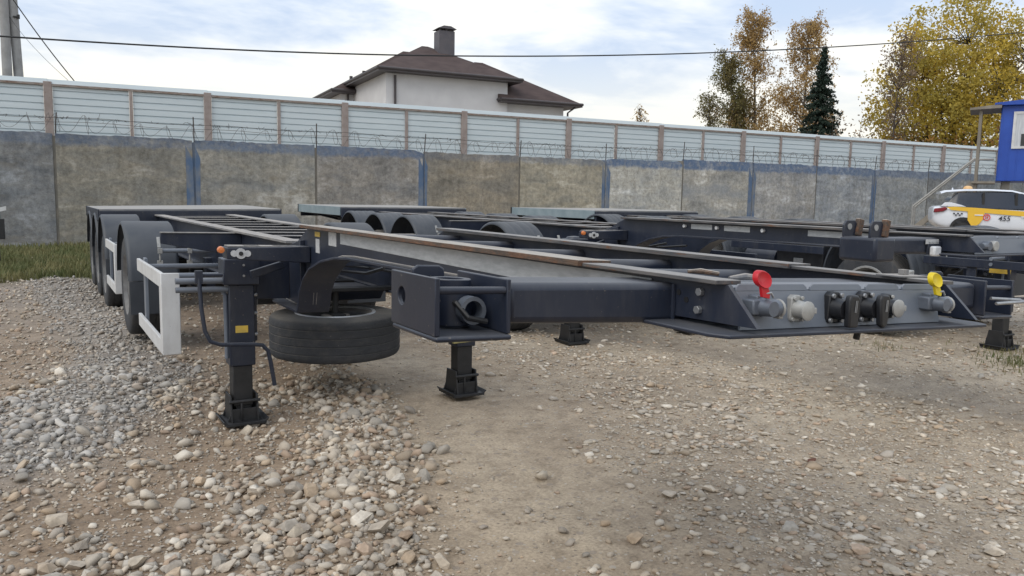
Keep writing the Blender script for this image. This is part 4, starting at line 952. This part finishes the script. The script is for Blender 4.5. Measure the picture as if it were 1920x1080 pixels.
stair = empty('stair', CB, CROT); stair.scale = (1.05,)*3; tag(stair, 'steel stair with pale handrails climbing to the blue cabin', 'stair')
for d in (.0, 1.0):
    MB().tube([(-2.5, d, 1.42), (-.68, d, 3.15), (-.1, d, 3.15)] if d else [(-2.5, d, 1.45), (-.68, d, 3.15)], .036, 8).build('handrail', M_galv, stair)
    MB().tube([(-2.5, d, .4), (-2.5, d, 1.45)], .03, 8).build('rail_post', M_galv, stair)
    MB().obox((-1.62, d, 1.4), (2.55, .05, .18), -.76, 'Y').build('stringer', M_wood, stair)
for k in range(9): MB().box(-2.5+k*.2, -2.26+k*.2, .03, .97, .55+k*.19, .585+k*.19).build('tread', M_wood, stair)

# ------------------------------------------------------------------ taxi
M_cwhite = pm('white car paint', (.66, .69, .75), (.68, .71, .77), 1, .25, coat=.6)
M_cyel = pm('yellow car film', (.74, .46, .04), (.70, .43, .04), 2, .35)
M_cglass = pm('tinted car glass', (.012, .016, .026), (.018, .022, .034), 1, .08, coat=.5)
M_ctail = pm('red tail lamp', (.22, .008, .02), (.12, .004, .012), 12, .2)
M_cdark = pm('black car trim', (.012, .012, .013), (.02, .02, .02), 5, .5)
M_cink = pm('dark decal', (.02, .02, .03), (.03, .03, .04), 5, .5)
M_cred = pm('red decal', (.65, .06, .05), (.6, .05, .05), 5, .5)
M_sign = pm('pale orange roof sign', (.70, .42, .18), (.75, .5, .25), 5, .4)
CP = Vector((23.6, 13.89, .47)); CH = math.atan2(-.80, .60)
car = empty('taxi_car', CP, CH); tag(car, 'white taxi car with yellow stripe and number on its side, parked before the wall', 'car')
# local: x forward from the tail (0) to nose (4.4), y across (0 = centre, -0.9 = side to the camera)
st = [(0.0, .60, .62, 1.02, .80), (.08, .42, .40, 1.06, .86), (.35, .30, .28, 1.10, .90), (.9, .26, .24, 1.08, .92), (1.8, .24, .22, 1.04, .92), (2.8, .24, .22, 1.00, .92), (3.3, .24, .24, .98, .92), (3.9, .28, .28, .90, .88), (4.25, .36, .38, .78, .80), (4.4, .5, .5, .68, .66)]
v = []; n_ = 10
for (x, zb_, _, zt_, hw) in st:
    sec = [(-hw*.86, zb_), (-hw*.97, zb_+.12), (-hw, (zb_+zt_)/2), (-hw*.985, zt_-.12), (-hw*.90, zt_), (hw*.90, zt_), (hw*.985, zt_-.12), (hw, (zb_+zt_)/2), (hw*.97, zb_+.12), (hw*.86, zb_)]
    v += [(x, a, b_) for a, b_ in sec]
f = [(i*n_+j, i*n_+(j+1) % n_, (i+1)*n_+(j+1) % n_, (i+1)*n_+j) for i in range(len(st)-1) for j in range(n_)]+[tuple(range(n_)), tuple(range((len(st)-1)*n_, len(st)*n_))]
bd_ = MB().add(v, f).build('body', M_cwhite, car, ang=50); sm_ = bd_.modifiers.new('sub', 'SUBSURF'); sm_.levels = 1; sm_.render_levels = 2
# greenhouse: tinted glass volume with white roof
gl = [(.34, 1.06, .80), (.55, 1.36, .73), (.72, 1.50, .68), (2.2, 1.53, .68), (2.5, 1.48, .67), (3.25, 1.02, .76)]
v = []
for (x, zt_, hw) in gl: v += [(x, -hw-.08*(zt_ < 1.2), .98), (x, -hw, zt_), (x, hw, zt_), (x, hw+.08*(zt_ < 1.2), .98)]
for i in range(1, 5): v[i*4] = (gl[i][0], -.84, .98); v[i*4+3] = (gl[i][0], .84, .98)
f = [(i*4+j, i*4+(j+1) % 4, (i+1)*4+(j+1) % 4, (i+1)*4+j) for i in range(len(gl)-1) for j in range(4)]+[(0, 1, 2, 3), (20, 21, 22, 23)]
MB().add(v, f).build('glasshouse', M_cglass, car, bevel=.02)
rf = [(.22, 1.50, .66), (.36, 1.555, .70), (.9, 1.60, .72), (1.6, 1.61, .72), (2.2, 1.585, .70), (2.55, 1.50, .66)]; v = []
for (x, z_, hw) in rf: v += [(x, -hw, z_-.05), (x, -hw*.93, z_), (x, 0, z_+.015), (x, hw*.93, z_), (x, hw, z_-.05)]
f = [(i*5+j, i*5+j+1, (i+1)*5+j+1, (i+1)*5+j) for i in range(len(rf)-1) for j in range(4)]+[(i*5+4, i*5, (i+1)*5, (i+1)*5+4) for i in range(len(rf)-1)]+[tuple(range(5)), tuple(range(25, 30))]
MB().add(v, f).build('roof', M_cwhite, car, ang=60)
for x in (1.38, 2.28): MB().prism([(x, 1.0), (x+.08, 1.0), (x+.06, 1.5), (x, 1.5)], -.80, -.75, 'xz').build('door_pillar', M_cdark, car)
MB().prism([(.22, 1.04), (.95, 1.04), (.80, 1.10), (.52, 1.17), (.34, 1.17)], -.835, -.70, 'xz').build('rear_pillar', M_cwhite, car, bevel=.01)
MB().prism([(.02, .84), (.04, .97), (.34, 1.02), (.42, .97), (.30, .88)], -.945, -.84, 'xz').build('tail_lamp', M_ctail, car, bevel=.02)
y_ = -.936
MB().prism([(.38, 1.02), (.52, .93), (4.0, .66), (4.0, .84), (1.2, 1.015), (.6, 1.04)], y_-.012, y_, 'xz').build('yellow_stripe', M_cyel, car)
MB().prism([(.98, .93), (1.0, .62), (1.10, .46), (1.22, .42), (1.34, .52), (1.42, .66), (1.46, .88)], y_-.010, y_, 'xz').build('yellow_patch', M_cyel, car)
MB().box(1.18, 1.42, y_-.03, y_-.012, .765, .80).build('door_handle', M_cwhite, car, bevel=.01)
MB().box(2.45, 2.7, y_-.03, y_-.012, .735, .77).build('door_handle', M_cwhite, car, bevel=.01)
for i in range(4):
    for j in range(2):
        if (i+j) % 2 == 0: MB().box(.58+i*.055, .63+i*.055, y_-.014, y_, .80-j*.05, .845-j*.05).build('check_mark', M_cink, car)
MB().box(.80, .85, y_-.014, y_, .80, .845).build('check_mark', M_cink, car)
MB().lathe([(y_-.014, .105), (y_-.014, .080), (y_, .080), (y_, .105)], (1.52, 0, .72), 'y', 24).build('round_logo', M_cred, car)
def text(s, size, mat, parent, loc, name, shear=0.):
    cu = bpy.data.curves.new(name, 'FONT'); cu.body = s; cu.size = size; cu.extrude = .002; cu.align_x = 'CENTER'; cu.shear = shear; cu.offset = .002
    to = bpy.data.objects.new(name, cu); COL.objects.link(to); dg = bpy.context.evaluated_depsgraph_get()
    me = bpy.data.meshes.new_from_object(to.evaluated_get(dg)); bpy.data.objects.remove(to)
    me.materials.clear(); me.materials.append(mat); o = bpy.data.objects.new(name, me); COL.objects.link(o); o.parent = parent; o.location = loc; o.rotation_euler = (R(90), 0, 0); return o
text('455', .22, M_cink, car, (2.0, y_-.012, .62), 'number_decal', .15)
text('Я', .15, M_cred, car, (1.52, y_-.012, .67), 'logo_letter')
for x in (.88, 3.5):
    MB().lathe([(-.03, .0), (-.03, .37), (.25, .37), (.25, 0)], (x, -.90, .34), 'y', 28, closed=False).build('wheel_arch', M_cdark, car)
    for sy in (-1, 1):
        wl = empty('wheel'); wl.parent = car; wl.location = (x, sy*.82, .33)
        MB().lathe([(-.11, .21), (-.11, .30), (-.09, .33), (.09, .33), (.11, .30), (.11, .21)], axis='y', n=28).build('tyre', M_tyre, wl)
        rb = MB().lathe([(-.1, .0), (-.09, .08), (-.07, .19), (-.1, .21), (.1, .21), (.1, 0)], axis='y', n=20, closed=False); rb.build('rim', M_rim, wl)
MB().lathe([(0, .0), (0, .14), (.07, .12), (.10, .05), (.105, 0)], (1.05, -.1, 1.62), 'z', 18, closed=False).build('roof_sign', M_sign, car)
MB().cyl((.62, 0, 1.58), (.62, 0, 1.66), .03, .015, 8).build('antenna', M_cwhite, car)

# dark mudflap corner of another trailer at the left edge
e4 = empty('parked_trailer_corner', (-2.64, 16.86, 0)); tag(e4, 'rear corner of a dark trailer with striped plate at the left picture edge', 'trailer')
MB().box(-1.2, .12, 0, .05, .55, .95).build('mudflap', M_black, e4, bevel=.01)
MB().box(-1.2, .05, .06, .25, .95, 1.1).build('rear_beam', M_steel, e4, bevel=.01)
MB().prism([(-.3, 1.0), (.16, 1.12), (.16, 1.2), (-.3, 1.08)], -.03, -.005, 'xz').build('striped_plate', M_white, e4)
MB().box(-.10, .02, .0, .1, .12, .55).build('leg', M_black, e4, bevel=.01)

# ------------------------------------------------------------------ trees
M_bark = pm('dark bark', (.045, .036, .03), (.075, .06, .05), 6, .9, bump=.4)
M_birch = pm('pale birch bark', (.17, .15, .135), (.08, .07, .06), 5, .9)
def leafmat(name, a, b_, c_):
    m = pm(name, a, b_, .35, .75, trans=.5, lo=.40, hi=.60, attr='tint'); return m
M_lmaple = leafmat('yellow green maple leaves', (.60, .44, .07), (.44, .36, .08), None)
M_lrust = leafmat('rusty birch leaves', (.50, .34, .135), (.40, .27, .115), None)
M_lgreen = leafmat('green birch leaves', (.16, .155, .055), (.22, .18, .07), None)
M_lgrey = leafmat('thin brown leaves', (.30, .22, .15), (.23, .17, .12), None)
M_spruce = pm('spruce needles', (.012, .028, .020), (.022, .042, .028), .8, .8, attr='tint')
M_bush = leafmat('orange hedge leaves', (.30, .15, .035), (.22, .115, .03), None)
def leaves(name, pts, size, mat, parent, droop=0.):
    k = len(pts); a = rng.normal(size=(k, 3)); a /= np.linalg.norm(a, axis=1)[:, None]
    b_ = rng.normal(size=(k, 3)); b_ -= (b_*a).sum(1)[:, None]*a; b_ /= np.linalg.norm(b_, axis=1)[:, None]
    if droop: a[:, 2] -= droop; a /= np.linalg.norm(a, axis=1)[:, None]
    s = size*rng.uniform(.6, 1.3, (k, 1)); a *= s; b_ *= s*.62
    v = np.stack([pts-a, pts+b_*.9-a*.1, pts+a, pts-b_*.9-a*.1], 1).reshape(-1, 3)
    f = np.arange(k*4).reshape(-1, 4); t = np.repeat(np.concatenate([np.repeat(rng.uniform(.7, 1.25, (k, 1)), 3, 1), np.ones((k, 1))], 1), 4, 0)
    return npmesh(name, v, f, mat, parent, t)
def branch(p, d, ln, seg, curl, up):
    q = [np.array(p, float)]; d = np.array(d, float); d /= np.linalg.norm(d)
    for i in range(seg):
        d = d+rng.normal(0, curl, 3)+np.array([0, 0, up]); d /= np.linalg.norm(d); q.append(q[-1]+d*ln/seg)
    return q
def tree(name, label, base, H, cat_group, kind, lm, bark, nleaf, lsize, spread, crown0=.15):
    e = empty(name, base); tag(e, label, 'tree', cat_group)
    wood = MB(); tips = []
    if kind == 'maple':
        stem = branch((0, 0, 0), (.02, .02, 1), H*.17, 3, .03, .1); wood.tube(stem, [.36, .32, .29, .27], 8, False)
        mains = []
        for i in range(16):      # steep main limbs that fan out from the low fork
            a = 2*math.pi*i/16*2.6+rng.normal(0, .2); tl = .12+.85*rng.random()
            q = branch(stem[rng.integers(1, 4)], (math.cos(a)*tl, math.sin(a)*tl, 1.), H*rng.uniform(.45, .72)*(1-.2*tl), 9, .05, .03); mains.append(q)
            r_ = rng.uniform(.10, .17); wood.tube(q, list(np.linspace(r_, .025, len(q))), 6, False)
        allp = np.array([p for q in mains for p in q[1:]])
        for i in range(430):
            d = rng.normal(size=3); d /= np.linalg.norm(d); rad = rng.random()**.42
            c = np.array([0, 0, .56*H])+d*rad*np.array([.335*H, .335*H, .42*H])
            if c[2] < H*.17: c[0] *= 1.15; c[2] = H*rng.uniform(.17, .26)
            w_ = np.linalg.norm(allp-c, axis=1)+1.2*np.maximum(0, allp[:, 2]-c[2]+.3); st_ = allp[np.argmin(w_)]
            m_ = (st_+c)/2+np.array([0, 0, -.06*np.linalg.norm(c-st_)])+rng.normal(0, .1, 3); wood.tube([st_, m_, c], [.035, .02, .007], 4, False)
            for _ in range(26): tips.append(c+rng.normal(0, .42, 3)*np.array([1, 1, .7]))
            tips += [m_, m_*.4+c*.6]
    elif kind == 'birch':
        q = branch((0, 0, 0), (rng.normal(0, .05), rng.normal(0, .05), 1), H, 12, .025, .03); wood.tube(q, list(np.linspace(H*.011, .02, len(q))), 7, False)
        for i in range(120):
            u = rng.uniform(crown0, .98); j = int(u*12); p = q[j]+(q[min(j+1, 12)]-q[j])*(u*12-j)
            a = rng.uniform(0, 2*math.pi); ln = spread*H*(1-u*.75)*rng.uniform(.6, 1.1)*min(1, (u-crown0+.1)*5)
            b_ = branch(p, (math.cos(a), math.sin(a), 1.1), ln, 6, .10, -.09); wood.tube(b_, list(np.linspace(.03, .006, len(b_))), 4, False)
            for jj in range(2, len(b_)):
                sub = branch(b_[jj], (rng.normal(), rng.normal(), -.8), H*rng.uniform(.03, .08), 3, .1, -.2); wood.tube(sub, .006, 3, False); tips += sub; tips.append(b_[jj])
    elif kind == 'thin':
        q = branch((0, 0, 0), (0.02, .02, 1), H, 10, .03, .03); wood.tube(q, list(np.linspace(.10, .015, len(q))), 6, False)
        for i in range(34):
            u = rng.uniform(crown0, .97); j = int(u*10); p = q[j]; a = rng.uniform(0, 2*math.pi)
            b_ = branch(p, (math.cos(a), math.sin(a), 1.5), spread*H*(1.05-u*.8)*rng.uniform(.6, 1.2), 6, .08, .03); wood.tube(b_, list(np.linspace(.03, .007, len(b_))), 4, False)
            for jj in range(2, len(b_)):
                for _ in range(2):
                    sub = branch(b_[jj], rng.normal(0, 1, 3)+np.array([0, 0, .6]), H*rng.uniform(.03, .07), 3, .1, .0); wood.tube(sub, .007, 3, False); tips += sub[1:]
    elif kind == 'bush':
        for i in range(26):
            a = rng.uniform(0, 2*math.pi); b_ = branch((rng.normal(0, spread*.5), rng.normal(0, .5), 0), (math.cos(a)*.7, math.sin(a)*.7, 1.2), H*rng.uniform(.6, 1.05), 6, .12, .0)
            wood.tube(b_, list(np.linspace(.05, .01, len(b_))), 4, False)
            for jj in range(1, len(b_)):
                for _ in range(4): tips += branch(b_[jj], rng.normal(0, 1, 3), H*.14, 3, .1, 0)[1:]
    wood.build('trunk', bark, e, ang=60)
    T_ = np.array(tips); pick = T_[rng.integers(0, len(T_), nleaf)]+rng.normal(0, lsize*1.6, (nleaf, 3))
    leaves('crown', pick, lsize, lm, e, .5 if kind == 'birch' else 0)
    return e
def at(px, Z):      # helper used for ground spots: picture column -> ground direction at depth Z
    s = (px-960)/1476.2*Z; p = cam2+Z*fwd2+s*rgt2; return (float(p[0]), float(p[1]), 0.)
tree('maple_tree', 'large yellow green maple with many upright limbs at the right', (57.5, 33.1, 0), 17.6, 'trees beyond the fence', 'maple', M_lmaple, M_bark, 40000, .125, .4)
tree('birch_tree', 'rust coloured birch with two crowns left of the dark spruce', (56.8, 51.2, 0), 18.8, 'trees beyond the fence', 'birch', M_lrust, M_birch, 15000, .11, .33, .12)
tree('birch_tree', 'rusty birch standing directly behind the spruce tip', (58.0, 48.1, 0), 17.8, 'trees beyond the fence', 'birch', M_lrust, M_birch, 15000, .11, .33, .12)
tree('birch_tree', 'greenish birch at the left of the rust coloured birches', (55.3, 50.9, 0), 15.4, 'trees beyond the fence', 'birch', M_lgreen, M_birch, 10500, .11, .33, .1)
tree('birch_tree', 'small grey green birch with open crown, leftmost of the group', (53.3, 54.4, 0), 11.6, 'trees beyond the fence', 'birch', M_lgreen, M_birch, 3600, .11, .36, .12)
tree('birch_tree', 'low dark birch between the small open birch and the greenish one', (55.5, 53.1, 0), 11.6, 'trees beyond the fence', 'birch', M_lgreen, M_bark, 3200, .11, .28, .1)
tree('bare_tree', 'thin nearly leafless tree left of the maple', (49.7, 33.1, 0), 13.6, 'trees beyond the fence', 'thin', M_lgrey, M_bark, 1900, .10, .30, .12)
tree('bare_tree', 'thin dark branched tree at the far right picture edge', (58.8, 27.4, 0), 15.5, 'trees beyond the fence', 'thin', M_lgrey, M_bark, 2200, .10, .3, .1)
tree('young_tree', 'tiny orange leaved treetop poking over the fence right of the house', (44.7, 52.5, 0), 9.8, 'trees beyond the fence', 'birch', M_lrust, M_bark, 420, .13, .16, .3)
for i, (px, Z, H_, mt, lb) in enumerate(((1545, 64, 8.6, M_lgrey, 'grey brown bush right of the spruce foot'), (1600, 62, 8.0, M_lgrey, 'low brown bush under the thin bare tree'), (1760, 52, 6.6, M_bush, 'orange bush below the maple behind the fence'),
        (1690, 54, 6.5, M_bush, 'orange brown bush left below the maple'), (1840, 50, 6.4, M_bush, 'orange bush beside the cabin porch post'), (1470, 70, 7.6, M_lrust, 'rusty undergrowth below the birches'), (1410, 72, 7.8, M_lrust, 'brown undergrowth left below the birches'), (1640, 60, 8.5, M_lgrey, 'pale brown bush at the foot of the thin tree'))):
    tree('bush', lb, at(px, Z), H_, 'bushes beyond the fence', 'bush', mt, M_bark, 2200, .12, 2.2)
# spruce: whorls of drooping boughs
sp = empty('spruce_tree', (52.3, 40.9, 0)); tag(sp, 'dark green spruce in front of the rusty birches', 'tree', 'trees beyond the fence')
MB().cyl((0, 0, 0), (0, 0, 14.2), .2, .02, 8).build('trunk', M_bark, sp)
pts = []
for i in range(420):
    u = rng.random()**.8; z = 2.5+u*11.4; ln = (1-u)*3.1+.12; ln *= rng.uniform(.65, 1.12); a = rng.uniform(0, 2*math.pi)
    k = max(8, int(ln*60)); t = rng.random(k); rad = t*ln
    pts.append(np.stack([np.cos(a)*rad+rng.normal(0, .10, k)*(1.2-t), np.sin(a)*rad+rng.normal(0, .10, k)*(1.2-t), z-.35*rad+.10*rad**2/2+rng.normal(0, .06, k)-.10*rng.random(k)], -1))
leaves('crown', np.concatenate(pts), .10, M_spruce, sp, .4)
